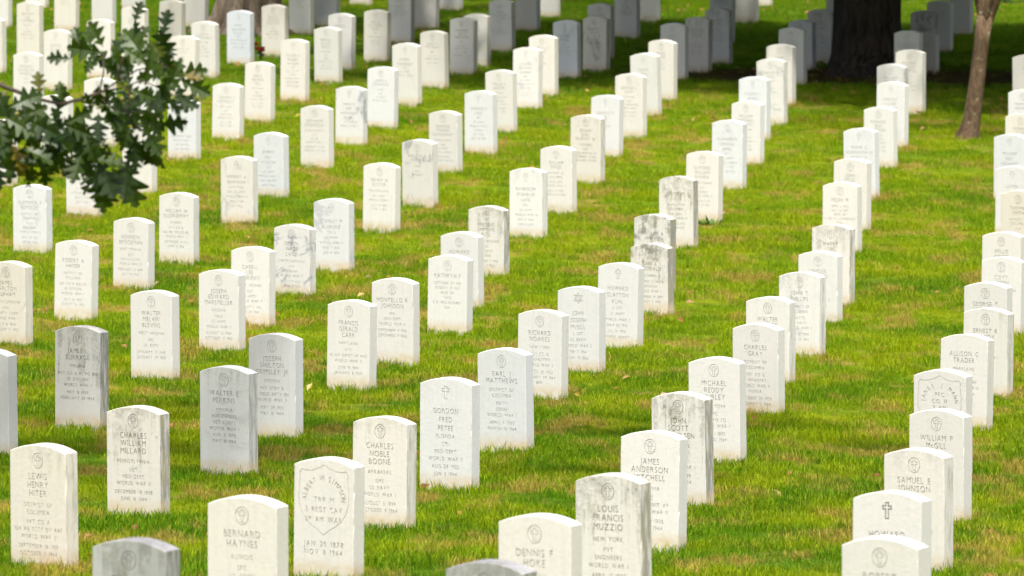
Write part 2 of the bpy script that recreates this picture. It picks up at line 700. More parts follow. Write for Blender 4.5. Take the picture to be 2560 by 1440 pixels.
    props = dict(tone=tone, stain=stain, vein=vein, seed=float(i * 3.17 % 40), hgt=h, ink=0.0)
    for k, v in props.items():
        o[k] = v
    nm = {1: 'shield' if emb == 's' else 'emblem', 2: 'inscription'}
    for k in (1, 2):
        pv, pf, _ = parts[k]
        if pf:
            c = new_obj(nm[k], mesh(nm[k], pv, pf), M_STONE, o)
            for q, v in props.items():
                c[q] = v
            c["ink"] = min(1.0, ink * (1.35 if k == 2 else (.8 if emb == 's' else 1.1)))
    return o


INK_NEAR = 1.0
DATA = r'''
-2.248|34.451|0.578|c|.7|.45|0|.5|LEWIS/HENRY/HITER|DISTRICT OF/COLUMBIA//PVT CO A/924 AB SCTY BN AAF/WORLD WAR II//SEPTEMBER 16 1917/OCTOBER 11 1964|cream headstone dated September 16 1917, with a green-stained side, at the lower left
-1.980|38.000|0.572|c|.5|.75|0|.55|CHARLES/WILLIAM/MILLARD|PENNSYLVANIA//SGT/MED DEPT/WORLD WAR II//DECEMBER 10 1908/JUNE 16 1964|Pennsylvania sergeant's headstone with a dark grey mottled side, dated December 10 1908
-2.681|44.682|0.620|c|0|.8|.1|.5|JAMES L/BURRAGE|VIRGINIA//PVT CO G 113 MG BN/30 DIVISION/WORLD WAR I//MAY 31 1900/FEBRUARY 29 1964|shaded grey headstone, moss stained at the top, dated May 31 1900
-3.083|42.339|0.620|x|-.2|0|.1|.2|JOHN/HENRY|US ARMY/CORPS|white headstone cut off by the left edge of the photo, below the marbled cream one
-3.615|51.708|0.591|c|.8|.35|.45|.6|JAMES/CARLTON/DURHAM|NORTH CAROLINA//PVT/114 ARTY CORPS/WORLD WAR I//JULY 31 1894/AUGUST 10 1963|cream headstone with tan diagonal veining, half cut off by the left edge
-3.296|54.259|0.581|c|.1|.15|0|.35|ROBERT A/HAGER|DISTRICT OF/COLUMBIA//SGT CO B 368 INF/92 DIVISION/WORLD WAR I//JULY 26 1895/AUGUST 10 1963|white headstone of the 92 Division, dated July 26 1895, chipped right edge
-3.018|57.284|0.556|c|.15|.15|0|.4|KENNETH/BROCKMAN|WEST VIRGINIA//SGT/TRANS CORPS/WORLD WAR II//FEBRUARY 7 1929/JULY 15 1963|white West Virginia headstone of a Trans Corps sergeant, dated February 7 1929
-2.784|60.075|0.577|c|.2|.4|.1|.4|WILLIAM W/DUSENBERRY|FLORIDA//PVT CO B/503 MIL POLICE BN/WORLD WAR II//SEPTEMBER 9 1923/JUNE 15 1963|Florida military police headstone, smudged top and grey patch on its side
-2.423|48.764|0.596|c|.15|.05|0|.5|WALTER/MELVIN/BLEVINS|WEST VIRGINIA//PFC/US ARMY//JANUARY 10 1945/JANUARY 30 1964|clean white West Virginia headstone dated January 10 1945
-1.626|41.206|0.609|c|-.35|.55|.45|.4|WALTER E/PERKINS|VIRGINIA/HORSESHOER/VET CORPS/WORLD WAR I/AUG 21 1892/MAY 18 1964|blue-grey headstone of a Vet Corps horseshoer, dark veins across its foot
-1.450|44.080|0.629|c|-.2|.05|.05|.4|JOSEPH/SHELTON/GRIMSLEY JR|VIRGINIA//PVT BTRY B/13 FIELD ARTY BN/WORLD WAR II//MAY 29 1923/MAY 15 1964|pale blue-white headstone dated May 29 1923, partly behind the horseshoer's stone
-2.076|51.437|0.571|c|.1|.05|0|.5|JOSEPH/EDWARD/MARSTELLER|VIRGINIA//TEC5/US ARMY/WORLD WAR II//AUGUST 12 1906/OCTOBER 17 1963|bright white Virginia TEC5 headstone dated August 12 1906
-1.945|53.922|0.575|c|.1|.3|0|.3|CABELL/LEE/NORMAN|WEST VIRGINIA//SGT/US ARMY/WORLD WAR II//AUGUST 6 1916/OCT 24 1963|white headstone with green-streaked side, half hidden behind the stone dated August 12 1906
-1.720|56.901|0.549|c|0|.35|1.3|.45|EDWIN/WADE/LAND|NORTH CAROLINA//PVT/US ARMY/WORLD WAR II//JULY 7 1902/JUNE 11 1963|North Carolina headstone with dark blue veins across its lower half
-1.472|59.445|0.587|x|-.3|.1|.7|.25|STANLEY M/ALDRIDGE|TEC 5/US ARMY/WORLD WAR II/MAR 2 1920/JAN 17 1995|pale plain-cross headstone with a blue blotch at its foot, dated Mar 2 1920
-0.463|53.463|0.564|c|0|.05|0|.4|KATHRYN F|OCTOBER 27 1921/AUGUST 17 1963/WIFE OF/TEC5/S H WILLOUGHBY/USA|white headstone of a TEC5's wife, dated October 27 1921
-0.385|55.891|0.577|c|-.1|.1|0|.45|HOWARD/EARL|NEVADA//SGT/US ARMY/KOREA//JULY 5 1930/JULY 25 1963|white headstone overlapped by the TEC5 wife's headstone in front of it
-0.188|59.203|0.562|c|.3|.7|.1|.5|FREDDIE/SIMMONS/RICE|NORTH CAROLINA//SN/US NAVY/KOREA//OCTOBER 7 1932/JULY 17 1963|North Carolina navy headstone with grey stains running down from its top
-0.817|50.465|0.594|c|.1|.05|0|.5|MONTELLO R/JOHNSON|PFC/ORD DEPT/WORLD WAR II//SEPTEMBER 7 1916/SEPTEMBER 7 1963|white PFC Ord Dept headstone dated September 7 1916
-1.080|48.284|0.582|c|.15|.15|0|.45|FRANCIS/GERALD/CARR|MARYLAND//PVT/43 AIR DEPOT GP AAF/WORLD WAR II//JUNE 10 1914/JANUARY 8 1964|white Maryland Air Depot headstone dated June 10 1914
-0.034|43.404|0.603|c|-.35|.05|.05|.45|EARL J/MATTHEWS|DISTRICT OF/COLUMBIA//MATT1/USNRF/WORLD WAR I//APRIL 7 1900/MARCH 10 1964|white USNRF headstone dated April 7 1900, in the middle of the photo's lower half
-0.351|40.289|0.618|x|-.25|.15|.15|.5|GORDON/FRED/PETEE|FLORIDA/CPL/MED DEPT/WORLD WAR II/AUG 28 1902/JUN 3 1964|greyish plain-cross Florida headstone dated Aug 28 1902
-0.670|37.454|0.570|c|.45|.5|0|.5|CHARLES/NOBLE/BOONE|ARKANSAS//GM3/US NAVY/WORLD WAR I//AUGUST 5 1899/OCTOBER 9 1964|cream Arkansas GM3 headstone with an olive stain near its upper right
-0.869|33.913|0.565|s|.35|.1|0|.35|ALBERT W SIMPSON|TRP M/5 REGT CAV/SP AM WAR//JAN 20 1878/NOV 8 1964|cream shield headstone of the 5 Regt Cav, dated Jan 20 1878
-1.094|29.659|0.620|c|.5|.1|0|.35|BERNARD/HAYNES|ILLINOIS//SFC/US ARMY/KOREA|cream Illinois SFC headstone cut off by the photo's lower edge
-1.419|27.087|0.620|c|-.2|.65|.1|.35|THOMAS|VIRGINIA|dark grey rounded headstone top at the lower edge, left of the Illinois stone
-0.070|26.261|0.620|c|-.3|.6|.1|.4|JAMES|OHIO|grey headstone top just showing at the lower edge, in front of a cream stone
0.112|28.824|0.620|c|.45|.05|0|.4|DENNIS F/HOKE|INDIANA//PVT|cream headstone cut off by the lower edge, left of the stained New York one
0.457|31.935|0.620|c|.3|.75|.05|.55|LOUIS/FRANCIS/MUZZIO|NEW YORK//PVT/ENGINEERS/WORLD WAR I//APRIL 13 1892/NOVEMBER 16 1964|New York engineer's headstone with grey drips from its top, dated April 13 1892
0.714|36.250|0.588|c|.15|.05|0|.45|JAMES/ANDERSON/MITCHELL|VIRGINIA//PFC/3 BASE UNIT AF/WORLD WAR II//JUNE 10 1926/MAR 3 1964|white Base Unit AF headstone directly behind the stained New York engineer's stone
0.942|39.348|0.614|c|.2|.8|0|.5|JOHN/SCOTT/MICHELSEN|MONTANA//CO B/2 ENGRS/WORLD WAR I//MAY 11 1890/MAY 11 1964|headstone with a black streaked right edge, second behind the New York engineer's stone
1.228|42.715|0.612|c|.1|.2|0|.4|MICHAEL/REDDY/HURLEY|NEW YORK//PFC/8 AERO SQ/WORLD WAR I//MAY 1 1895/MAY 21 1964|white New York Aero Sq headstone dated May 1 1895, chipped low on its edge
1.608|46.685|0.573|c|.1|.1|0|.4|CHARLES/GRAY|DISTRICT OF/COLUMBIA//CPL CO G/3 INFANTRY/WORLD WAR II/KOREA//OCTOBER 20 1920/JANUARY 6 1964|white infantry corporal's World War II and Korea headstone dated October 20 1920
1.777|49.279|0.580|c|.15|.4|0|.45|WALTER/FRAZIER|MARYLAND//PVT/US ARMY|green-edged headstone partly covered by the one dated October 20 1920
2.095|51.803|0.590|c|.05|.5|.45|.4|JOHN T/PHILLIPS|DISTRICT OF/COLUMBIA//MATT3/US NAVY/WORLD WAR I//MAY 17 1889/JUNE 18 1963|headstone with a streaked side and dark veined foot, dated June 18 1963
2.359|54.891|0.536|c|0|.15|0|.4|LINIOUS/DUNCAN|VIRGINIA//TEC4/CORPS/WORLD WAR II//MAY 5 1922|clean white headstone just behind the dark veined one dated June 18 1963
2.537|56.686|0.623|c|.3|.65|.1|.5|HARRY/OBE|MARYLAND//PVT/US ARMY|moss-mottled headstone with only two short name lines above the next stone
2.855|62.094|0.603|c|.3|.1|0|.35|HELEN M|APRIL 6 1922/MAY 16 1963/WIFE OF/S SGT C J ROWERSOX/USA|cream headstone of a sergeant's wife, dated April 6 1922
3.059|64.604|0.642|c|.3|.3|0|.4|JOHN/PAUL/DUNCAN|OHIO//PVT/US ARMY|cream headstone with an olive side, tucked behind the sergeant's wife's stone
3.342|68.628|0.655|x|-.3|.05|.2|.25|FRANK G/WASHINGTON SR|DISTRICT OF/COLUMBIA/CPL/US ARMY|leaning white plain-cross headstone, second behind the sergeant's wife's stone
3.727|72.636|0.601|c|.1|.1|0|.4|RICHARD/JEAN/SIMPSON|MAJOR/US ARMY/WORLD WAR II//JUNE 7 1907/MAY 10 1963|white ringed-cross headstone third behind the sergeant's wife's stone
3.991|75.468|0.675|x|-.1|.15|.25|.25|CHARLES/SLATER|DELAWARE/PVT/WORLD WAR I|white plain-cross headstone fourth behind the sergeant's wife's stone
4.142|78.304|0.690|c|0|.2|.25|.3|WILLIAM/BROWN|OHIO//PVT/WORLD WAR I|headstone showing only its top, between a plain-cross stone and the trunk's right foot
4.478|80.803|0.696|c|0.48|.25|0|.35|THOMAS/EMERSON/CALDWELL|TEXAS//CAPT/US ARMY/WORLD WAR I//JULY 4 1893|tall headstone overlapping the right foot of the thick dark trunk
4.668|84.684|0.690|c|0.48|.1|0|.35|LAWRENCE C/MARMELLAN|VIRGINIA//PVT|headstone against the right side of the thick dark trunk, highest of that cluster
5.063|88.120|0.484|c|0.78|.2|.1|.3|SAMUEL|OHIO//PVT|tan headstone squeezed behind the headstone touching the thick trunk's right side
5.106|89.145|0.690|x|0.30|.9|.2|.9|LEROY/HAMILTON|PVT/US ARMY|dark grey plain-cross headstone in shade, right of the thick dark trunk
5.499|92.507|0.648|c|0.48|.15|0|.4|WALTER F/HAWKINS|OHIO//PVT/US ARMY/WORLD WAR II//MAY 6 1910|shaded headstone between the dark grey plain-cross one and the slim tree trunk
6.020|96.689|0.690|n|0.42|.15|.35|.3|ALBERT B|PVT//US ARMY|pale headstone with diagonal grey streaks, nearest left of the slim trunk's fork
1.458|27.882|0.620|c|.3|.15|0|.35|ROBERT/LEE|OHIO//PVT|cream headstone at the lower right edge, frontmost of the right-hand line
1.635|30.832|0.620|x|.1|.05|0|1|HOWARD/LEE|SGT/US ARMY|white plain-cross headstone with black inked lettering near the lower right corner
1.996|35.131|0.587|c|.35|.45|0|.45|SAMUEL E/JOHNSON|DISTRICT OF/COLUMBIA//PVT/COLLEGE REGT/WORLD WAR II//MAY 9 1910/NOV 7 1964|stained cream headstone directly behind the black-lettered plain-cross stone
2.303|38.511|0.593|c|.2|.2|0|.4|WILLIAM P/McGILL|ALABAMA//S1/US NAVY/KOREA//MAY 2 1922/MAY 7 1964|white headstone just in front of the right-hand shield headstone
2.511|41.736|0.620|s|.1|.05|0|.35|JAMES J MANN|PFC/CO H/2 BN//MAY 1 1898/MAR 7 1964|white shield headstone of a PFC, in the line near the right edge
2.892|45.680|0.588|n|.2|.3|0|.45|ALLISON C/TRADER|MARYLAND//SGT/3 SQ HQ AAF/WORLD WAR II//MAY 7 1907/FEB 9 1964|Maryland headstone without any emblem, moss on its right side
3.208|48.372|0.585|c|.3|.5|0|.45|ERNEST R/GANDY|OHIO//PVT/WORLD WAR I//MAY 1893/JUNE 1963|lichen-topped headstone just behind the Maryland stone without emblem
3.357|50.565|0.620|c|.1|.1|0|.4|GEORGE T/WILLIAMS|VIRGINIA//PVT|clean headstone covered below its second name line by the lichen-topped stone
3.694|53.984|0.572|c|.1|.2|.1|.35|COYT/LEMON|NORTH CAROLINA//PVT/US ARMY|headstone with a four letter first line, near the right edge at mid height
3.844|56.128|0.620|c|.3|.05|0|.4|WILLIE/COOK|GEORGIA//PVT|cream headstone with two short name lines against the right edge at mid height
4.332|61.144|0.620|c|.9|.1|.15|.35|THOMAS/SMITH|DISTRICT OF/COLUMBIA//PVT|pinkish cream headstone cut by the right edge, frontmost of three tightly overlapped
4.487|64.205|0.620|x|-.2|.05|.15|.2|LESTER/JONES|SGT/US ARMY|white plain-cross headstone, the middle of three tightly overlapped at the right edge
4.767|68.571|0.620|x|-.4|.1|.2|.3|WILLIAM/ROY/IGLEHART|PVT/US ARMY/WORLD WAR II|bluish plain-cross headstone, rearmost of three tightly overlapped at the right edge
5.080|71.574|0.620|c|.7|.25|0|.4|ROBERT/ALLEN|APRIL 4 1912/MAY 1963|cream headstone with a spotted shoulder at the right edge, right of the slim trunk's foot
5.296|74.245|0.690|c|-.2|.1|0|.35|MANNING/HEADLEY|OHIO//PVT|grey-white headstone at the right edge, beside the middle of the slim trunk
5.760|80.250|0.690|c|0.48|.15|0|.3|ABEL|OHIO|shaded headstone sliver highest at the right edge, right of the slim trunk
0.786|52.226|0.609|x|-.1|.05|.1|.3|HOWARD/CLAYTON/KUHL|S SGT/US ARMY/WORLD WAR II/MAY 22 1918/JUL 10 1996/PURPLE HEART/POW|white plain-cross headstone reading Purple Heart POW
0.484|49.990|0.586|d|-.15|.1|.1|.25|JOHN/JOSEPH/McGILL|S SGT/US ARMY/WORLD WAR II/FEB 7 1914/NOV 19 1963|white headstone with a six-pointed star emblem
0.205|47.735|0.572|c|0|.2|0|.45|RICHARD/NOAKES|NEW YORK//SGT CO G/3 INFANTRY/WORLD WAR II//MARCH 20 1923/FEBRUARY 29 1964/BSM|white New York headstone ending with BSM, dark speck near its top left
1.088|55.561|0.530|c|.3|.95|0|.55|JOHN L/McDONALD|WYOMING//PVT BTRY C 311 FA/91 DIVISION/WORLD WAR I//SEPTEMBER 19 1897/AUGUST 7 1963|Wyoming headstone with a black stain dripping from its ringed cross
1.146|57.620|0.620|c|.1|1|0|.5|WILLIAM A/MYERS|KANSAS//PVT/US ARMY|blotchy black-stained headstone tight behind the Wyoming one
1.453|62.565|0.604|c|.35|.85|.1|.5|BOYD M/TYLER|DISTRICT OF/COLUMBIA//CPL QMC/WORLD WAR II//JULY 22 1918/MAY 8 1963|brown-streaked CPL QMC headstone with a dark side
1.751|65.504|0.629|c|.3|.25|0|.35|CLIFFORD/WILLIAM/O'HARA|PENNSYLVANIA//SGT/INFANTRY/WORLD WAR II//MARCH 5 1915/MAY 23 1963|cream Pennsylvania headstone with a small weed at its foot
2.101|69.584|0.653|x|-.4|.1|.5|.25|ALEXANDER/CARLISLE/JAMES|PVT/US ARMY/WORLD WAR II/MAY 7 1921/MAY 25 1963|bluish veined plain-cross headstone behind the Pennsylvania stone with the weed
2.388|72.852|0.627|c|.1|.1|0|.4|WILLIAM/MARSHALL/HUDSON|MARYLAND//PVT/INFANTRY/WORLD WAR I//MAY 1 1891/APRIL 7 1963|white ringed-cross headstone just behind the bluish veined plain-cross stone
2.576|76.344|0.657|x|-.5|.05|.2|.2|RICHARD F/WARD|PVT/US ARMY/KOREA|cool bluish plain-cross headstone, second behind the bluish veined one
2.851|78.753|0.704|c|.2|.1|.9|.2|RICHARD A/COLE|IDAHO//PFC/US ARMY/WORLD WAR I|cream headstone with blue veins low on its face, left of the thick trunk's line
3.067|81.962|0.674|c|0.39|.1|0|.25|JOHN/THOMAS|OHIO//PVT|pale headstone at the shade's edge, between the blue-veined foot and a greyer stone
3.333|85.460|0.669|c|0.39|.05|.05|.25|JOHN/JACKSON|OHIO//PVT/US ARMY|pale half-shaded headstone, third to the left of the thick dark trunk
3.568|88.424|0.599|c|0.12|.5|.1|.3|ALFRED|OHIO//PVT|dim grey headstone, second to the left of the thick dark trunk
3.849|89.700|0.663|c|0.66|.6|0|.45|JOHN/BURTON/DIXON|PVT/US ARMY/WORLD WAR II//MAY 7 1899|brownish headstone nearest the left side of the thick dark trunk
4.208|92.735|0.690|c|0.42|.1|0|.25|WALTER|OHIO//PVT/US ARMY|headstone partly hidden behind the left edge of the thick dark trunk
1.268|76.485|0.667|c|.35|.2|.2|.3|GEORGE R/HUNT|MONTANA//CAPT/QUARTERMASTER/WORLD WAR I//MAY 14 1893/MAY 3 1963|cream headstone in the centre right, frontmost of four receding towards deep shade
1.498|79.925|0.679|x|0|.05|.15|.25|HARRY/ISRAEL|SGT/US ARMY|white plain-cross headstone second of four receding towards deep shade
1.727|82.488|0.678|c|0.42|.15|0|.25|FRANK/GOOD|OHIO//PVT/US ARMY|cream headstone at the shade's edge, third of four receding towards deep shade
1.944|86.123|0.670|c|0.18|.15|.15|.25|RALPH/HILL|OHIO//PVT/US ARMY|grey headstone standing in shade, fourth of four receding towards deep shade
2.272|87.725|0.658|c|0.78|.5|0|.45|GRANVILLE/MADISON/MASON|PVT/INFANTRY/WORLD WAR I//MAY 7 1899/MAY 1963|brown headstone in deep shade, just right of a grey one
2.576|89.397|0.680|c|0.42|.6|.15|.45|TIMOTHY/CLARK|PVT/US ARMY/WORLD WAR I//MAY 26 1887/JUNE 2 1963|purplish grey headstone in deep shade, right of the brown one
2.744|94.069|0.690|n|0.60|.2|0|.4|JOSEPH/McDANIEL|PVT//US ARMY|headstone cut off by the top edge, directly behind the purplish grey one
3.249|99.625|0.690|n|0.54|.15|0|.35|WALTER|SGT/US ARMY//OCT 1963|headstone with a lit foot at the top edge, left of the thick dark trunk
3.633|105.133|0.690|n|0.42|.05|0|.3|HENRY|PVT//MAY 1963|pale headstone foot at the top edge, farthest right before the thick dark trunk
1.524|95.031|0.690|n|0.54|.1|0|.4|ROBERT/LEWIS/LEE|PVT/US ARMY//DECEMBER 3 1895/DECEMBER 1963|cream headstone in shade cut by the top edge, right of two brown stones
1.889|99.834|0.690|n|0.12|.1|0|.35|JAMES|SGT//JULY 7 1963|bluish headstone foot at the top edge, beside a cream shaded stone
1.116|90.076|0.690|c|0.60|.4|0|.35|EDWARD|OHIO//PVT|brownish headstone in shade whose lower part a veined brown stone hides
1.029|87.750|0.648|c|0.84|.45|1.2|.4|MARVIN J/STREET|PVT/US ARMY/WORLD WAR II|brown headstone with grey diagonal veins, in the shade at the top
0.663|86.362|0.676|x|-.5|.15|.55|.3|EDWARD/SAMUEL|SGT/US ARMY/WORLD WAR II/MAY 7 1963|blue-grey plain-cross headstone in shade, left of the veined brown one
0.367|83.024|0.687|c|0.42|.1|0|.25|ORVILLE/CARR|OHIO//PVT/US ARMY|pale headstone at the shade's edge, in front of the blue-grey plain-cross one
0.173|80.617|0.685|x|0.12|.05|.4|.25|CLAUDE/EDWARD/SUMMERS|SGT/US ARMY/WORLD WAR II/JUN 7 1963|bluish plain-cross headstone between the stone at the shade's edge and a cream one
-0.109|77.038|0.655|c|.3|.05|0|.35|TOLLIE E/AUSTIN|VIRGINIA//SGT INFANTRY/DIVISION/WORLD WAR I//MAY 20 1897/MAY 3 1963|cream headstone half hidden by the bright plain-cross stone left of it
-0.317|73.907|0.632|x|-.3|0|.05|.25|CHARLES E/LYLE|SFC/US ARMY/WORLD WAR II/KOREA/FEB 1 1923/DEC 20 1962|bright bluish-white plain-cross headstone dated Dec 20 1962
-0.654|71.217|0.601|c|.2|.15|.05|.35|CHARLES/THOMAS/DeMADWAY|PENNSYLVANIA//TEC5/US ARMY/WORLD WAR II//MAY 9 1905/FEBRUARY 24 1963|white headstone with a three line name, in front of the Dec 20 1962 stone
-0.853|66.942|0.609|c|.25|.25|1.4|.25|WALTER L/PICTON|OHIO//PVT/US ARMY|headstone with one dark vein running straight down its face
-1.162|63.938|0.593|c|.15|.05|0|.3|HENRY A/RUTTER|PENNSYLVANIA//PVT QMC/WORLD WAR I//JULY 30 1891/JUNE 4 1963|slightly leaning white Pennsylvania Pvt QMC headstone
0.146|63.380|0.602|x|0|.45|.1|.3|RANDOLPH/FRANKLIN/LANE|PFC/US ARMY/WORLD WAR II/APR 17 1924/JUN 30 1992|grey-streaked plain-cross headstone left of the District of Columbia TEC5 stone
0.432|66.332|0.604|c|.25|.05|0|.35|WILLIAM/PAIGE|DISTRICT OF/COLUMBIA//TEC5 QMC/WORLD WAR II//MAY 14 1920/MARCH 31 1963|cream TEC5 QMC headstone with a chipped right edge
0.738|70.131|0.650|c|.6|.45|.3|.4|EDGAR/EARL/MURPHY JR|ALABAMA//A2C/3 AIR BASE GP AF/NOVEMBER 12 1939/FEBRUARY 24 1963|cream Alabama Air Base headstone with a brown blotch on its left edge
0.969|73.670|0.618|x|-.2|0|.1|.2|CHARLES T/LEE|SGT/US ARMY|white plain-cross headstone behind the Alabama Air Base stone
-1.941|71.702|0.605|c|.25|.05|0|.35|GIOVANNI/DiMASCOLA|MASSACHUSETTS//PVT/83 INF/WORLD WAR II//FEBRUARY 21 1911/FEBRUARY 27 1963|cream Massachusetts headstone left of the strongly blue-veined one
-2.268|67.844|0.595|x|-.45|0|.15|.2|AUBREY/RAY/STINSON|SGT/US ARMY/WORLD WAR II/MAY 20 1920/APR 7 1963|bluish-white plain-cross headstone overlapped by a brown-veined stone
-2.451|64.652|0.588|x|.35|.1|.9|.35|HERBERT A/BEHRMANN|NEW YORK/SGT US ARMY/WORLD WAR II/MAY 7 1919/MAY 1963|plain-cross headstone with tan horizontal veins near its foot
-1.675|75.000|0.591|x|-.1|.1|1.7|.3|CHARLES/EMIL/INTENDENT|CPL/US ARMY/WORLD WAR II|white headstone with strong slanting blue veins
-1.395|77.435|0.649|c|-.25|.05|.1|.2|JAMES A/DONAHOE|OHIO//PVT/US ARMY/WORLD WAR I|bluish headstone right behind the strongly blue-veined one
-1.181|81.190|0.685|x|0.30|.05|.25|.2|GEORGE/McDONALD|SGT/US ARMY/WORLD WAR II|white plain-cross headstone second behind the strongly blue-veined one
-2.983|75.485|0.578|c|.2|.15|.2|.25|THOMAS J/DONNELLY|NEW YORK//SGT/3 INFANTRY/WORLD WAR I//JULY 7 1897/MAY 7 1963|cream headstone with a thin crack along its right, left of a three-line stone
-2.747|78.266|0.634|c|.35|.15|0|.35|URHO/GEORGE/HILL|NEW YORK//TEC4/409 BOMB/WORLD WAR II//JULY 7 1907/MAY 1963|cream headstone with a chipped foot, between a cracked stone and a black-lettered one
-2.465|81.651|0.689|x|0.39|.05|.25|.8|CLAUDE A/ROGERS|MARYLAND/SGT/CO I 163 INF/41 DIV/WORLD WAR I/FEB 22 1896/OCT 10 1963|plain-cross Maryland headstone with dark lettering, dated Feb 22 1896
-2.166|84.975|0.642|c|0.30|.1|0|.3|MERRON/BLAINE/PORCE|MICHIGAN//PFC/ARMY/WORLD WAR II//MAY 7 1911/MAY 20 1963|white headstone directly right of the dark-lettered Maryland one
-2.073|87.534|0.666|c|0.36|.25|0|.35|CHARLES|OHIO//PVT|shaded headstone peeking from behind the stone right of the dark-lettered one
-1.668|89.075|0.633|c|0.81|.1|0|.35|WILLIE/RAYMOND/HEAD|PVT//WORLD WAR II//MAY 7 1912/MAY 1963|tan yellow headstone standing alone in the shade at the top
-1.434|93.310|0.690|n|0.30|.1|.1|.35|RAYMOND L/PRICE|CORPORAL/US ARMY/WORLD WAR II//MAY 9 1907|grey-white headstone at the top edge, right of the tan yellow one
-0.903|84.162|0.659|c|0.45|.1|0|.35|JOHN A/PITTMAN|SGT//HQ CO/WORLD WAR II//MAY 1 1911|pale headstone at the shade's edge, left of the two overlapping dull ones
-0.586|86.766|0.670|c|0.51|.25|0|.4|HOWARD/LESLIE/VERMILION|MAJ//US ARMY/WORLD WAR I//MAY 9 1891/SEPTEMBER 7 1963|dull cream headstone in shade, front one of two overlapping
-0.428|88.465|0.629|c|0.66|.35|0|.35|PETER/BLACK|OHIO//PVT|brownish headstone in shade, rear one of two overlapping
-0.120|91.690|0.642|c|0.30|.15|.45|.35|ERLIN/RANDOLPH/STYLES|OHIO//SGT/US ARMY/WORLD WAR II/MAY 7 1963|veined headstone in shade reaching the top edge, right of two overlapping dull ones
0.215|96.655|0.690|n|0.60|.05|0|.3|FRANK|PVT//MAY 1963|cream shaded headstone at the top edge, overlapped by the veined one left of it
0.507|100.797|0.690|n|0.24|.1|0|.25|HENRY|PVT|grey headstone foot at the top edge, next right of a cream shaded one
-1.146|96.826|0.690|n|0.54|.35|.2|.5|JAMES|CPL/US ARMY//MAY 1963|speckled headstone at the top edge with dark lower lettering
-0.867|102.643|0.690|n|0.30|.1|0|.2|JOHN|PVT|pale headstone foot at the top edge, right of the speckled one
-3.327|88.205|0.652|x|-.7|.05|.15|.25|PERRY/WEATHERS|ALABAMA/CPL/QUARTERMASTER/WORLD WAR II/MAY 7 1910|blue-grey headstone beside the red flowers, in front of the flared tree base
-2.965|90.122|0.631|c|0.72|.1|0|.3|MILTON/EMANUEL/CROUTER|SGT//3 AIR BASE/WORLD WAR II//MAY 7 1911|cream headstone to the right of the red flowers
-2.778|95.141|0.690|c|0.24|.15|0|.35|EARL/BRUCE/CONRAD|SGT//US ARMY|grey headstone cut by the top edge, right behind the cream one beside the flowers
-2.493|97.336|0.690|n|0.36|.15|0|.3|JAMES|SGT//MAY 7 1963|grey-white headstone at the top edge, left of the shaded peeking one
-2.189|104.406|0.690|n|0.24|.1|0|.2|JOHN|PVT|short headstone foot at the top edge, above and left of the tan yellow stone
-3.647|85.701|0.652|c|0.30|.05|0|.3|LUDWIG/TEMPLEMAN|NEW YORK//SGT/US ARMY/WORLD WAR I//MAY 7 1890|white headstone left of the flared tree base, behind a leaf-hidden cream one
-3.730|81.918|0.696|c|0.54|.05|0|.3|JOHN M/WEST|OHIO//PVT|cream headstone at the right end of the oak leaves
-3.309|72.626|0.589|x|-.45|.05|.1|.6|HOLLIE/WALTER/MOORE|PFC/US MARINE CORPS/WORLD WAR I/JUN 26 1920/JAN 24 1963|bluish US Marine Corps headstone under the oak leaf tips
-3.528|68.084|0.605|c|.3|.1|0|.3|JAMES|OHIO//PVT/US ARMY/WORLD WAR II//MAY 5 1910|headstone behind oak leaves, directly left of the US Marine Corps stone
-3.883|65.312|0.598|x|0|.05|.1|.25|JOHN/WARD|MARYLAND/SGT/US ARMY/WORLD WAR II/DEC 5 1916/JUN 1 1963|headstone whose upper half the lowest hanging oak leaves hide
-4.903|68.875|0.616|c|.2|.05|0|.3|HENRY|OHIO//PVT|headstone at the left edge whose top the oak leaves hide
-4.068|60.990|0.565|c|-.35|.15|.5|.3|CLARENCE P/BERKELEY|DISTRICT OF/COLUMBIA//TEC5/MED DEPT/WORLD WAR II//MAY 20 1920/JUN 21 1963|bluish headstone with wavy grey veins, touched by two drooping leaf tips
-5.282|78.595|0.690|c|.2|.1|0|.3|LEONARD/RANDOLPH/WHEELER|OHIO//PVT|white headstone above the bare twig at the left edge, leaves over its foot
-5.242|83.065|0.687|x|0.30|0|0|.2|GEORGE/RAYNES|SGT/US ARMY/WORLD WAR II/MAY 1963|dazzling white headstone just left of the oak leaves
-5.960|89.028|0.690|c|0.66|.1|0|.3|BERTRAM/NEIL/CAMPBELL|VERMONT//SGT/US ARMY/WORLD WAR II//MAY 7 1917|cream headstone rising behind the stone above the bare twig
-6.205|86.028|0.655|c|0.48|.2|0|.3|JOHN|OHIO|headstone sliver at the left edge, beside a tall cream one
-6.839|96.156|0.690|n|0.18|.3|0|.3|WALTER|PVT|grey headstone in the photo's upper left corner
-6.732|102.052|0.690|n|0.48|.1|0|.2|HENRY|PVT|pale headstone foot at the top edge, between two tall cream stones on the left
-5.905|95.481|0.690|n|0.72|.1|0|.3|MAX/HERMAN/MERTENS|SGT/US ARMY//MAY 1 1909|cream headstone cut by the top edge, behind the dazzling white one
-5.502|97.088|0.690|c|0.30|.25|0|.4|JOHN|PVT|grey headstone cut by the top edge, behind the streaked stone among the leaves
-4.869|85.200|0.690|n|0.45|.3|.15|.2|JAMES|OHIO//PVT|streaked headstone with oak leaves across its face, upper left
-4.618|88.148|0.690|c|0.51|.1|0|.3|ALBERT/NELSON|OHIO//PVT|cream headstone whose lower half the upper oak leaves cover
-5.347|101.804|0.690|n|0.18|.2|0|.2|GEORGE|PVT|bluish headstone at the top edge behind the cream one half under leaves
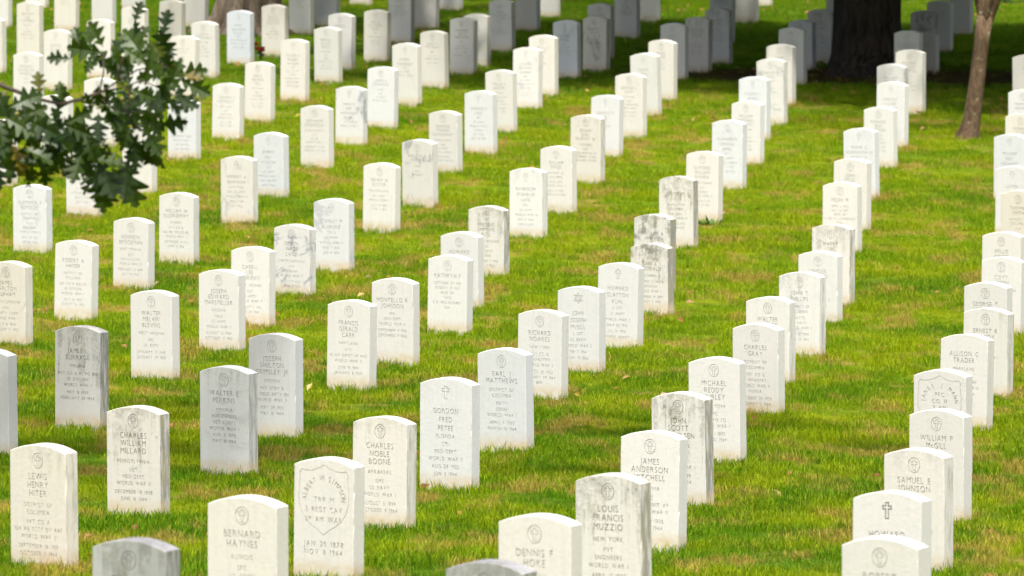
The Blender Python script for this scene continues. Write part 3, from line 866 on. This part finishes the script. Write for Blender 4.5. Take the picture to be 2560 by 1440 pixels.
-4.246|89.875|0.690|c|0.78|.2|0|.35|DUDLEY/MOORE/SCHMITT|OHIO//SGT/US ARMY/WORLD WAR II|tan headstone reaching the top edge, to the right of the oak leaves
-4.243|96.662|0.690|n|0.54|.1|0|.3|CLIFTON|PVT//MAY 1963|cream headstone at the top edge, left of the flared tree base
-4.251|74.328|0.690|c|.2|.05|0|.3|JOHN|OHIO//PVT|headstone glimpsed through the middle of the oak leaves, ringed cross visible
-3.976|77.831|0.690|x|0|.05|0|.25|JOHN|SGT/US ARMY|headstone glimpsed through the right middle of the oak leaves
-4.525|71.561|0.690|c|.15|.2|0|.25|JAMES|OHIO//PVT|headstone behind the thin twig, its right side showing through the leaves
'''.strip().splitlines()
prepare_glyphs(sorted(set(''.join(r.split('|')[8] + r.split('|')[9] for r in DATA)) - set('/')))
STONES = [make_stone(i, r) for i, r in enumerate(DATA)]
STONE_XY = np.array([(o.location.x, o.location.y) for o in STONES])


# ------------------------------------------------------------------ grass (nobody could count it: one object, instanced tufts)
def tuft_mesh(seed, n, rad, hmin, hmax, wid):
    r = random.Random(seed)
    V, F, S = [], [], []
    for _ in range(n):
        a, d = r.uniform(0, 2 * math.pi), rad * math.sqrt(r.random())
        x, y = d * math.cos(a), d * math.sin(a)
        h = r.uniform(hmin, hmax)
        la, ll = r.uniform(0, 2 * math.pi), r.uniform(.05, .75) * h
        lx, ly = ll * math.cos(la), ll * math.sin(la)
        fa = r.uniform(0, math.pi)
        wx, wy = math.cos(fa) * wid / 2, math.sin(fa) * wid / 2
        b = len(V)
        V += [(x - wx, y - wy, -.01), (x + wx, y + wy, -.01), (x + lx * .35 + wx * .85, y + ly * .35 + wy * .85, h * .55),
              (x + lx * .35 - wx * .85, y + ly * .35 - wy * .85, h * .55), (x + lx, y + ly, h)]
        F += [(b, b + 1, b + 2, b + 3), (b + 3, b + 2, b + 4)]
        s = r.random()
        S += [s] * 5
    me = mesh("tuft", V, F)
    at = me.attributes.new("shade", 'FLOAT', 'POINT')
    at.data.foreach_set("value", S)
    me.materials.append(M_GRASS)
    return me


def grass(name, P, sc, tufts, label):
    n = len(P)
    me = bpy.data.meshes.new(name)
    me.vertices.add(n)
    me.vertices.foreach_set("co", P.astype(np.float32).ravel())
    a = me.attributes.new("size", 'FLOAT', 'POINT'); a.data.foreach_set("value", sc.astype(np.float32))
    rot = np.zeros((n, 3), np.float32); rot[:, 2] = NR.uniform(0, 6.283, n); rot[:, 0] = NR.normal(0, .08, n)
    a = me.attributes.new("turn", 'FLOAT_VECTOR', 'POINT'); a.data.foreach_set("vector", rot.ravel())
    a = me.attributes.new("which", 'INT', 'POINT'); a.data.foreach_set("value", NR.integers(0, len(tufts), n).astype(np.int32))
    o = new_obj(name, me)
    g = bpy.data.node_groups.new(name, 'GeometryNodeTree')
    g.interface.new_socket("Geometry", in_out='INPUT', socket_type='NodeSocketGeometry')
    g.interface.new_socket("Geometry", in_out='OUTPUT', socket_type='NodeSocketGeometry')
    gi, go = g.nodes.new('NodeGroupInput'), g.nodes.new('NodeGroupOutput')
    g2i = g.nodes.new('GeometryNodeGeometryToInstance')
    for t in reversed(tufts):
        oi = g.nodes.new('GeometryNodeObjectInfo')
        oi.inputs[0].default_value = t
        g.links.new(oi.outputs['Geometry'], g2i.inputs[0])

    def named(nm, typ):
        q = g.nodes.new('GeometryNodeInputNamedAttribute'); q.data_type = typ; q.inputs[0].default_value = nm
        return q.outputs[0]

    ip = g.nodes.new('GeometryNodeInstanceOnPoints')
    g.links.new(gi.outputs[0], ip.inputs['Points'])
    g.links.new(g2i.outputs[0], ip.inputs['Instance'])
    ip.inputs['Pick Instance'].default_value = True
    g.links.new(named("which", 'INT'), ip.inputs['Instance Index'])
    g.links.new(named("turn", 'FLOAT_VECTOR'), ip.inputs['Rotation'])
    g.links.new(named("size", 'FLOAT'), ip.inputs['Scale'])
    g.links.new(ip.outputs[0], go.inputs[0])
    o.modifiers.new("scatter", 'NODES').node_group = g
    return tag(o, label, "grass", kind="stuff")


NR = np.random.default_rng(5)


def vnoise(x, y, s, seed):
    """cheap smooth noise"""
    r = np.random.default_rng(seed)
    z = 0
    for _ in range(6):
        a, b, c = r.uniform(-1, 1), r.uniform(-1, 1), r.uniform(0, 6.28)
        z = z + np.sin((x * a + y * b) * s * 3 + c + 1.3 * np.sin((x * b - y * a) * s * 1.7 + c))
    return z / 6


def inside_stone(x, y, m=0.0):
    """mask of points that fall inside a slab's footprint"""
    ca, sa = math.cos(R(-29)), math.sin(R(-29))
    hit = np.zeros(len(x), bool)
    for sx, sy in STONE_XY:
        near = np.nonzero((np.abs(x - sx) < .3) & (np.abs(y - sy) < .3))[0]
        if len(near):
            dx, dy = x[near] - sx, y[near] - sy
            u, v = dx * ca + dy * sa, -dx * sa + dy * ca
            hit[near] |= (np.abs(u) < W / 2 + m) & (np.abs(v) < T / 2 + m)
    return hit


def tuft_objs(base, specs):
    out = []
    for k, s in enumerate(specs):
        out.append(bpy.data.objects.new("tuft", tuft_mesh(base + k, *s)))
    return out


# points: denser near the camera, a margin of a few metres beyond the frame on both sides
px, py = [], []
for y0 in np.arange(30, 118, 2.0):
    half = .0711 * (y0 + 2) + 2.2
    dens = 150 if y0 < 50 else (105 if y0 < 72 else 75)
    k = int(half * 2 * 2 * dens)
    px.append(NR.uniform(-half, half, k)); py.append(NR.uniform(y0, y0 + 2, k))
px, py = np.concatenate(px), np.concatenate(py)
soil = np.hypot((px - TRUNK[0]) * .55, py - TRUNK[1] + .3)
thin = (vnoise(px, py, 2.6, 9) < -.30) & (NR.random(len(px)) < .7)
keep = ~thin & ~inside_stone(px, py, .004) & ((soil > 1.7 + .5 * NR.random(len(px))) | (NR.random(len(px)) < .06))
px, py = px[keep], py[keep]
P = np.stack([px, py, ground_z(px, py) - .03], 1)
sz = np.clip(.95 + .50 * vnoise(px, py, 1.1, 3) + .30 * vnoise(px, py, 3.4, 4) + NR.normal(0, .13, len(px)), .35, 1.75)
T1 = tuft_objs(10, [(30, .085, .024, .056, .0047), (30, .085, .023, .052, .0050), (26, .08, .026, .062, .0043), (32, .09, .020, .050, .0052)])
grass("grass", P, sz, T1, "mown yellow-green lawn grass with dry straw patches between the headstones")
# the untrimmed fringe at every slab's foot
qx, qy = [], []
for sx, sy in STONE_XY:
    ca, sa = math.cos(R(-29)), math.sin(R(-29))
    for _ in range(34):
        e = NR.random()
        u, v = NR.uniform(-W / 2 - .03, W / 2 + .03), -T / 2 - .012 - abs(NR.normal(0, .022))
        if e > .62:
            u, v = W / 2 + .012 + abs(NR.normal(0, .022)), NR.uniform(-T / 2 - .02, T / 2 + .03)
        qx.append(sx + u * ca - v * sa); qy.append(sy + u * sa + v * ca)
qx, qy = np.array(qx), np.array(qy)
Q = np.stack([qx, qy, ground_z(qx, qy) - .03], 1)
T2 = tuft_objs(40, [(9, .028, .028, .062, .0042), (8, .026, .028, .055, .0044), (10, .03, .032, .078, .0040)])
grass("grass_fringe", Q, np.clip(NR.normal(.9, .22, len(Q)), .4, 1.5), T2, "taller untrimmed grass fringing the feet of the headstones")


# ------------------------------------------------------------------ trees
def tube(pts, rads, sides=10, flute=0.0, seed=0, V=None, F=None):
    V = [] if V is None else V
    F = [] if F is None else F
    rnd = random.Random(seed)
    ph = [rnd.uniform(0, 6.28) for _ in range(3)]
    base = len(V)
    up = Vector((.3, .9, .1))
    for i, (p, r) in enumerate(zip(pts, rads)):
        p = Vector(p)
        d = (Vector(pts[min(i + 1, len(pts) - 1)]) - Vector(pts[max(i - 1, 0)])).normalized()
        a = d.cross(up).normalized()
        b = d.cross(a).normalized()
        for k in range(sides):
            t = 2 * math.pi * k / sides
            rr = r * (1 + flute * (.6 * math.sin(5 * t + ph[0]) + .4 * math.sin(9 * t + ph[1] + i * .2)))
            V.append(tuple(p + (a * math.cos(t) + b * math.sin(t)) * rr))
    for i in range(len(pts) - 1):
        for k in range(sides):
            a, b = base + i * sides + k, base + i * sides + (k + 1) % sides
            F.append((a, b, b + sides, a + sides))
    F.append(tuple(base + (len(pts) - 1) * sides + k for k in range(sides)))
    return V, F


def crown_mesh(clumps, leaf, per, seed):
    """clumps: (x, y, z, radius); many small leaf faces through each clump's volume"""
    r = random.Random(seed)
    V, F, S = [], [], []
    for (x, y, z, rad) in clumps:
        for _ in range(int(per * rad * rad)):
            while True:
                d = Vector((r.uniform(-1, 1), r.uniform(-1, 1), r.uniform(-1, 1)))
                if d.length < 1:
                    break
            p = Vector((x, y, z)) + Vector((d.x, d.y, d.z * .6)) * rad
            n = Vector((r.gauss(0, .6), r.gauss(0, .6), 1)).normalized()
            u = n.orthogonal().normalized()
            u = Matrix.Rotation(r.uniform(0, 6.28), 3, n) @ u
            w = n.cross(u)
            L = leaf * r.uniform(.7, 1.3)
            b = len(V)
            V += [tuple(p - u * L * .5), tuple(p + w * L * .30 - n * .02), tuple(p + u * L * .5), tuple(p - w * L * .30 - n * .02)]
            F.append((b, b + 1, b + 2, b + 3))
            S += [r.random()] * 4
    me = mesh("crown", V, F)
    at = me.attributes.new("shade", 'FLOAT', 'POINT')
    at.data.foreach_set("value", S)
    return me


def over(tx, ty, h):
    """the point at height h whose shadow falls on ground point (tx, ty)"""
    z = gz(tx, ty)
    t = (h - z) / SUN.z
    return tx + SUN.x * t, ty + SUN.y * t, h


def tree(name, loc, label, trunk, limbs, clumps, leaf, per, bark, seed, flute=.05, sides=24):
    """trunk: list of (dx, dy, z, radius) above the base; limbs run from the trunk top to clumps"""
    z0 = gz(*loc)
    root = new_obj(name, None, loc=(loc[0], loc[1], z0))
    tag(root, label, "tree", "trees among the headstones")
    V, F = tube([(a, b, c) for a, b, c, _ in trunk], [d for *_, d in trunk], sides, flute, seed)
    top = trunk[-1]
    fork = trunk[-3] if len(trunk) > 3 else trunk[-1]
    r = random.Random(seed)
    for k in range(limbs):
        cx, cy, cz, _ = clumps[int(k * len(clumps) / limbs)]
        e = Vector((cx - loc[0], cy - loc[1], cz - z0))
        s = Vector(top[:3]) if k % 2 else Vector(fork[:3])
        m = s.lerp(e, .5) + Vector((r.uniform(-.4, .4), r.uniform(-.4, .4), r.uniform(.2, .9)))
        r0 = top[3] * .7
        tube([s - Vector((0, 0, .2)), s.lerp(m, .5), m, m.lerp(e, .6), e], [r0, r0 * .7, r0 * .5, r0 * .3, r0 * .12], 8, 0, seed + k, V, F)
    new_obj("trunk", mesh("trunk", V, F, True), bark, root)
    cm = crown_mesh([(x - loc[0], y - loc[1], z - z0, q) for x, y, z, q in clumps], leaf, per, seed + 3)
    new_obj("crown", cm, M_CROWN, root)
    return root


# thick dark tree: its canopy shades the back right of the lawn
r = random.Random(11)
cl = []
while len(cl) < 470:
    tx, ty = r.uniform(-3.2, 11.0), r.uniform(80.5, 99.0)
    if ty < 84.7 + .5 * math.sin(tx * 1.3) - max(0, min(tx, 6) - 2.0) * 1.1:
        continue
    if r.random() < min(.74, max(0, (1.7 - tx) / 2.6)):
        continue
    x, y, z = over(tx, ty, r.uniform(2.9, 7.5))
    cl.append((x, y, z, r.uniform(.75, 1.25)))
for k in range(55):
    a, q = r.uniform(0, 6.28), 6.5 * math.sqrt(r.random())
    cl.append((TRUNK[0] + q * math.cos(a), TRUNK[1] - 1 + q * math.sin(a), r.uniform(8, 14), r.uniform(.9, 1.4)))
tree("shade_tree", TRUNK, "thick dark tree trunk in bare soil at the upper right of the photo",
     [(.03, -.05, -.15, .66), (.02, -.03, .05, .52), (0, 0, .25, .44), (-.01, 0, .6, .405), (0, .02, 1.2, .40), (.02, .05, 2.4, .38), (.05, .05, 4.2, .35), (0, 0, 6.0, .27)],
     26, cl, .30, 90, M_DARKBARK, 21, .07)
# slim tree with a seam at its foot
cl = []
for k in range(46):
    a, q = r.uniform(0, 6.28), 2.6 * math.sqrt(r.random())
    cl.append((SLIM[0] + .6 + q * math.cos(a), SLIM[1] + q * math.sin(a), r.uniform(2.9, 6.2), r.uniform(.4, .75)))
SL = tree("slim_tree", SLIM, "slim pinkish brown tree trunk leaning right and forking at the top right of the photo",
          [(-.045, 0, -.1, .15), (-.025, 0, .0, .125), (0, 0, .09, .105), (.025, 0, .25, .092), (.07, 0, .6, .085), (.115, .0, 1.0, .082), (.15, .0, 1.28, .09)],
          0, cl, .17, 60, M_SLIMBARK, 31, .05, 20)
V, F = [], []
tube([(.15, 0, 1.2), (.08, .02, 1.5), (-.02, .05, 2.0), (-.25, .1, 3.0), (-.5, .1, 4.6)], [.07, .058, .05, .04, .02], 10, 0, 5, V, F)
tube([(.15, 0, 1.2), (.25, .0, 1.45), (.42, 0, 1.9), (.8, .1, 3.0), (1.2, .1, 4.8)], [.075, .07, .06, .05, .02], 10, 0, 6, V, F)
tube([(.155, -.05, 1.22), (.16, -.09, 1.34), (.20, -.10, 1.5), (.3, -.3, 2.4), (.3, -.6, 3.4)], [.03, .034, .035, .03, .012], 8, 0, 7, V, F)
new_obj("limb", mesh("limb", V, F, True), M_SLIMBARK, SL)
V, F = [], []
tube([(.6, -.1, 2.5), (.52, -.12, 1.75), (.36, -.14, 1.48), (.33, -.14, 1.44)], [.008, .006, .004, .003], 6, 0, 8, V, F)
tube([(1.4, -.1, 2.3), (1.0, -.12, 1.6), (.62, -.14, 1.46), (.40, -.14, 1.42)], [.008, .006, .005, .003], 6, 0, 9, V, F)
new_obj("twig", mesh("twig", V, F, True), M_TWIG, SL)
new_obj("hanging_leaves", crown_mesh([(.36, -.14, 1.47, .075), (-.02, -.1, 1.52, .09)], .10, 1500, 77), M_CROWN, SL)
# broad grey tree with flared roots at the top left
cl = []
for k in range(70):
    x, y, z = over(r.uniform(-4.5, 3.5), r.uniform(97.0, 110), r.uniform(6, 12))
    cl.append((x, y, z, r.uniform(.7, 1.2)))
for k in range(26):
    x, y, z = over(r.uniform(-4.4, -.6), r.uniform(90.0, 97), r.uniform(6, 12))
    cl.append((x, y, z, r.uniform(.5, .8)))
GT = tree("flared_tree", FLARE, "broad grey tree base with flared roots at the top left, behind the blue-grey headstone",
          [(0, 0, -.15, .52), (0, 0, .08, .43), (0, 0, .3, .375), (0, 0, .7, .36), (0, 0, 1.6, .35), (0, 0, 3.2, .33), (0, 0, 5, .27)],
          18, cl, .30, 46, M_GREYBARK, 41, .11)
V, F = [], []
for k, (a, ln, rr) in enumerate(((200, .62, .13), (245, .5, .12), (285, .5, .11), (330, .55, .12), (20, .6, .12), (80, .5, .12), (140, .5, .12))):
    c, s = math.cos(R(a)), math.sin(R(a))
    tube([(c * .26, s * .26, .85), (c * .33, s * .33, .4), (c * .42, s * .42, .15), (c * ln, s * ln, .03), (c * (ln + .3), s * (ln + .3), -.06)],
         [.05, rr, rr * 1.0, rr * .8, rr * .35], 10, 0, 50 + k, V, F)
new_obj("root_flare", mesh("root_flare", V, F, True), M_GREYBARK, GT)

# oak beyond the left edge: its canopy dapples the front lawn and one leafy branch hangs into view
cl = []


def spot(tx, ty, rad, n, h0=6.5, h1=9.5):
    for _ in range(n):
        a, q = r.uniform(0, 6.28), rad * math.sqrt(r.random())
        x, y, z = over(tx + q * math.cos(a), ty + q * math.sin(a), r.uniform(h0, h1))
        cl.append((x, y, z, r.uniform(.30, .5)))


for (tx, ty, rad, n) in ((-2.7, 44.95, .5, 5), (-1.6, 41.45, .48, 2), (-1.4, 44.35, .48, 1), (.3, 41.9, .4, 5), (.75, 41.4, .35, 3), (2.35, 44.2, .35, 3), (-2.7, 41.2, .4, 4), (-2.2, 46.3, .6, 8), (-.85, 45.3, .6, 8), (.5, 45.2, .7, 8), (1.3, 46.0, .5, 4), (-1.5, 42.8, .5, 8), (-2.4, 43.0, .5, 9), (-1.4, 27.4, .32, 6), (-0.070, 26.56, .32, 6)):
    spot(tx, ty, rad, n)
for k in range(40):
    a, q = r.uniform(0, 6.28), 3.6 * math.sqrt(r.random())
    cl.append((OAK[0] - .5 + q * math.cos(a), OAK[1] - 1 + q * math.sin(a), r.uniform(6.5, 11), r.uniform(.5, .9)))
OT = tree("oak_tree", OAK, "oak whose leafy branch of lobed leaves hangs into the upper left of the photo",
          [(0, 0, -.15, .5), (0, 0, .1, .38), (0, 0, .5, .32), (.02, 0, 1.5, .30), (.05, 0, 3.0, .28), (.1, 0, 4.6, .25), (.1, .1, 6.2, .17)],
          22, cl, .20, 130, M_GREYBARK, 61, .06)
OZ = gz(*OAK)


def ob(x, y, z):
    return (x - OAK[0], y - OAK[1], z - OZ)


def bp(px_, py_, d):
    """branch layout sheet: centimetre-like units along the branch plane 27 m out, d metres behind it"""
    return ob((px_ - 1280) * .0015, 27.0 + d, 2.88 - (py_ - 300) * .0015)


V, F = [], []
tube([(.08, 0, 4.4), (1.2, -1.6, 5.0), (3.2, -4.4, 5.0), (5.2, -7.2, 4.1), bp(-160, 150, .3), bp(-60, 190, .1), bp(20, 222, 0), bp(90, 248, 0), bp(150, 262, 0)],
     [.12, .10, .07, .045, .018, .011, .0085, .007, .005], 9, 0, 70, V, F)
TW = [[(150, 262, 0), (200, 250, -.1), (250, 232, -.1), (300, 200, -.15), (350, 170, -.2), (400, 160, -.2), (430, 165, -.2)],
      [(150, 262, 0), (190, 252, .05), (240, 236, .1), (300, 225, .1), (350, 205, .1), (400, 225, .05), (430, 235, 0)],
      [(-60, 190, .1), (20, 280, .15), (90, 320, .1), (160, 335, .05), (220, 370, 0), (250, 400, 0)],
      [(90, 320, .1), (70, 360, .1), (80, 400, .1)], [(250, 232, -.1), (262, 180, -.1), (262, 130, -.1)],
      [(300, 200, -.15), (310, 150, -.2), (330, 120, -.2)], [(240, 236, .1), (300, 300, .1), (330, 350, .1), (335, 380, .1)],
      [(220, 370, 0), (290, 390, 0), (310, 410, 0)], [(240, 236, .1), (270, 270, 0), (320, 280, 0), (370, 290, 0)]]
for k, tw in enumerate(TW):
    tube([bp(*p) for p in tw], list(np.linspace(.0045, .0018, len(tw))), 6, 0, 80 + k, V, F)
new_obj("branch", mesh("branch", V, F, True), M_TWIG, OT)

HALF = [(0, 0), (.05, .01), (.12, .02), (.22, .12), (.30, .20), (.335, .17), (.31, .09), (.32, .05), (.38, .06), (.50, .20), (.60, .33), (.645, .29), (.60, .16), (.575, .07), (.62, .06), (.74, .17), (.83, .26), (.865, .21), (.82, .11), (.81, .06), (.86, .06), (.93, .10), (.97, .05), (1.0, 0)]


def oak_leaf(V, F, S, base, tip_dir, L, nrm, curl, sh):
    d = Vector(tip_dir).normalized()
    n = Vector(nrm)
    n = (n - d * n.dot(d)).normalized()
    w = d.cross(n)
    b = len(V)
    for (t, h) in HALF:
        drop = -curl * L * t * t
        c = Vector(base) + d * t * L + n * drop
        V.append(tuple(c))
        for sg in (1, -1):
            V.append(tuple(c + w * sg * h * L * 1.05 + n * (abs(h) * L * .35)))
    for i in range(len(HALF) - 1):
        a = b + i * 3
        F.append((a, a + 3, a + 4, a + 1))
        F.append((a, a + 2, a + 5, a + 3))
    S += [sh] * (3 * len(HALF))


LV, LF, LS = [], [], []
rl = random.Random(99)


def leaf(bx, by, ang, ln, d=None, flat=1.0):
    """base, direction in the hanging plane (degrees, up = 90) and length"""
    d = rl.uniform(-.25, .2) if d is None else d
    a = R(ang)
    tilt = rl.uniform(-.8, .8) * flat
    n = Vector((rl.gauss(0, .8) * flat, -1, rl.gauss(.6, .7) * flat))
    oak_leaf(LV, LF, LS, bp(bx, by, d), (math.cos(a), tilt, math.sin(a)), ln * .0015, n, rl.uniform(-.15, .5), rl.random())


for q in ((182, 148, 172, 62), (265, 132, 172, 100), (258, 122, 118, 78), (365, 140, 125, 92), (412, 178, 95, 105), (440, 180, 150, 80), (435, 190, 12, 85), (440, 205, -28, 90),
          (440, 215, -72, 78), (430, 235, -28, 78), (105, 238, 96, 62), (255, 395, -84, 130), (250, 380, -70, 120), (315, 400, -80, 125), (325, 390, -95, 110), (410, 90, 80, 70), (330, 62, 70, 60), (200, 120, 110, 55), (300, 385, -12, 66), (80, 395, -92, 72), (100, 398, -82, 76), (200, 385, -75, 70),
          (335, 380, -120, 90), (60, 360, -100, 90), (20, 350, -95, 80), (370, 292, 5, 40), (365, 285, -60, 70), (150, 262, 100, 55), (410, 225, -95, 60), (330, 120, 60, 60), (215, 372, -125, 80), (0, 330, -70, 95), (230, 130, 100, 60), (340, 365, 10, 45), (300, 230, -60, 90), (330, 215, -20, 70), (30, 300, 20, 95), (60, 290, -20, 100)):
    leaf(*q, None, .3)
for (cx, cy_, rx, ry, n) in ((300, 262, 80, 40, 15), (300, 200, 70, 30, 7), (80, 315, 110, 45, 36), (150, 350, 90, 40, 16), (245, 360, 60, 45, 15), (350, 320, 42, 45, 11), (262, 135, 50, 40, 7), (400, 195, 40, 40, 6), (335, 130, 30, 30, 4), (300, 105, 80, 28, 6), (410, 130, 30, 35, 3), (15, 320, 60, 75, 30), (90, 370, 60, 35, 10), (250, 420, 50, 40, 7), (440, 205, 25, 25, 3)):
    for _ in range(n):
        a, q = rl.uniform(0, 6.28), math.sqrt(rl.random())
        bx_, by_ = cx + rx * q * math.cos(a), cy_ + ry * q * math.sin(a)
        leaf(bx_, by_, rl.uniform(-180, 180) if rl.random() < .45 else rl.gauss(-75, 45), rl.uniform(50, 96))
me = mesh("leaves", LV, LF)
at = me.attributes.new("shade", 'FLOAT', 'POINT'); at.data.foreach_set("value", LS)
new_obj("leaves", me, M_OAKLEAF, OT)
# acorns
V, F = [], []
for (ax, ay, d) in ((311, 244, -.2), (336, 240, -.2), (60, 325, -.1), (45, 285, -.1)):
    c = Vector(bp(ax, ay, d))
    rr = .009
    tube([c + Vector((0, 0, -.013)), c + Vector((0, 0, -.010)), c, c + Vector((0, 0, .008)), c + Vector((0, 0, .012))], [.001, .006, rr, .0095, .002], 10, 0, 1, V, F)
new_obj("acorns", mesh("acorns", V, F, True), mat_plain("acorn", (.17, .16, .03), .4), OT)

# ------------------------------------------------------------------ red flowers by the blue-grey headstone
fx, fy = -3.11, 88.92
FB = new_obj("flower_bouquet", None, loc=(fx, fy, gz(fx, fy)))
tag(FB, "small bunch of red roses on the grass beside a blue-grey headstone", "flowers")
M_RED = mat_plain("red_petal", (.30, .008, .012), .6)
M_STEM = mat_plain("rose_leaf", (.02, .06, .012), .6)
rf = random.Random(3)
for k, (a, b, c, q) in enumerate(((-.055, .02, .20, .038), (-.035, -.02, .145, .036), (.015, -.03, .125, .046), (.035, 0, .15, .032))):
    V, F = [], []
    for ring in range(4):
        rr = q * (1 - ring * .2)
        for s in range(7):
            t = s * .9 + ring * .5
            ctr = Vector((a, b, c)) + Vector((math.cos(t), math.sin(t), 0)) * rr * .55
            tan = Vector((-math.sin(t), math.cos(t), 0))
            up = Vector((math.cos(t) * .35, math.sin(t) * .35, 1)).normalized()
            bs = len(V)
            V += [tuple(ctr - tan * rr * .3 - up * rr * .5), tuple(ctr + tan * rr * .3 - up * rr * .5), tuple(ctr + tan * rr * .55 + up * rr * .3), tuple(ctr + up * rr * .65), tuple(ctr - tan * rr * .55 + up * rr * .3)]
            F.append((bs, bs + 1, bs + 2, bs + 3, bs + 4))
    new_obj("rose", mesh("rose", V, F), M_RED, FB)
V, F = [], []
for k in range(5):
    tube([(0, 0, -.03), (rf.uniform(-.03, .03), rf.uniform(-.02, .02), .06), (rf.uniform(-.06, .04), rf.uniform(-.03, .02), .13)], [.004, .004, .003], 6, 0, k, V, F)
for k in range(26):
    c = Vector((rf.uniform(-.05, .055), rf.uniform(-.03, .03), rf.uniform(.02, .12)))
    d = Vector((rf.gauss(0, 1), rf.gauss(0, 1), rf.gauss(0, .7))).normalized()
    e = d.orthogonal().normalized()
    b = len(V)
    V += [tuple(c - d * .025), tuple(c + e * .012), tuple(c + d * .025), tuple(c - e * .012)]
    F.append((b, b + 1, b + 2, b + 3))
new_obj("stems", mesh("stems", V, F), M_STEM, FB)

# weed at a headstone's foot
wx, wy = 1.78, 65.1
WP = new_obj("weed_plant", None, loc=(wx, wy, gz(wx, wy) - .02))
tag(WP, "small broad-leaved green weed at the foot of a cream headstone, centre right", "weed")
V, F = [], []
rw = random.Random(8)
for k in range(26):
    a, e = rw.uniform(0, 6.28), rw.uniform(.2, 1.1)
    d = Vector((math.cos(a) * math.cos(e) * 1.5, math.sin(a) * math.cos(e) * .5, math.sin(e))).normalized()
    L = rw.uniform(.06, .13)
    w = d.cross(Vector((0, 0, 1))).normalized()
    o0 = Vector((rw.uniform(-.09, .09), rw.uniform(-.03, .03), .0))
    b = len(V)
    V += [tuple(o0), tuple(o0 + d * L * .5 + w * .016), tuple(o0 + d * L - Vector((0, 0, .01))), tuple(o0 + d * L * .5 - w * .016)]
    F.append((b, b + 1, b + 2, b + 3))
new_obj("foliage", mesh("foliage", V, F), mat_plain("weed_leaf", (.07, .16, .012), .5), WP)

# dead leaves scattered on the lawn, thickest under the trees
V, F, S = [], [], []
rd = random.Random(17)
for k in range(700):
    if rd.random() < .72:
        y = rd.uniform(78, 108)
    else:
        y = rd.uniform(34, 78)
    x = rd.uniform(-1, 1) * (.0711 * y + 1.5)
    z = gz(x, y) + rd.uniform(-.005, .02)
    n = Vector((rd.gauss(0, .5), rd.gauss(-.4, .4), 1)).normalized()
    u = Matrix.Rotation(rd.uniform(0, 6.28), 3, n) @ n.orthogonal().normalized()
    w = n.cross(u)
    L = rd.uniform(.045, .075) if y < 78 else rd.uniform(.05, .10)
    c = Vector((x, y, z))
    b = len(V)
    V += [tuple(c - u * L * .5), tuple(c + w * L * .3 + n * .012), tuple(c + u * L * .5), tuple(c - w * L * .3 + n * .012)]
    F += [(b, b + 1, b + 2), (b, b + 2, b + 3)]
    S += [rd.random()] * 4
me = mesh("fallen_leaves", V, F)
at = me.attributes.new("shade", 'FLOAT', 'POINT'); at.data.foreach_set("value", S)
FLV = new_obj("fallen_leaves", me, mat_leaf("dead_leaf", (.16, .07, .02), (.30, .15, .04), (.42, .30, .05)))
tag(FLV, "scattered brown and orange fallen leaves on the grass under the trees", "leaves", kind="stuff")
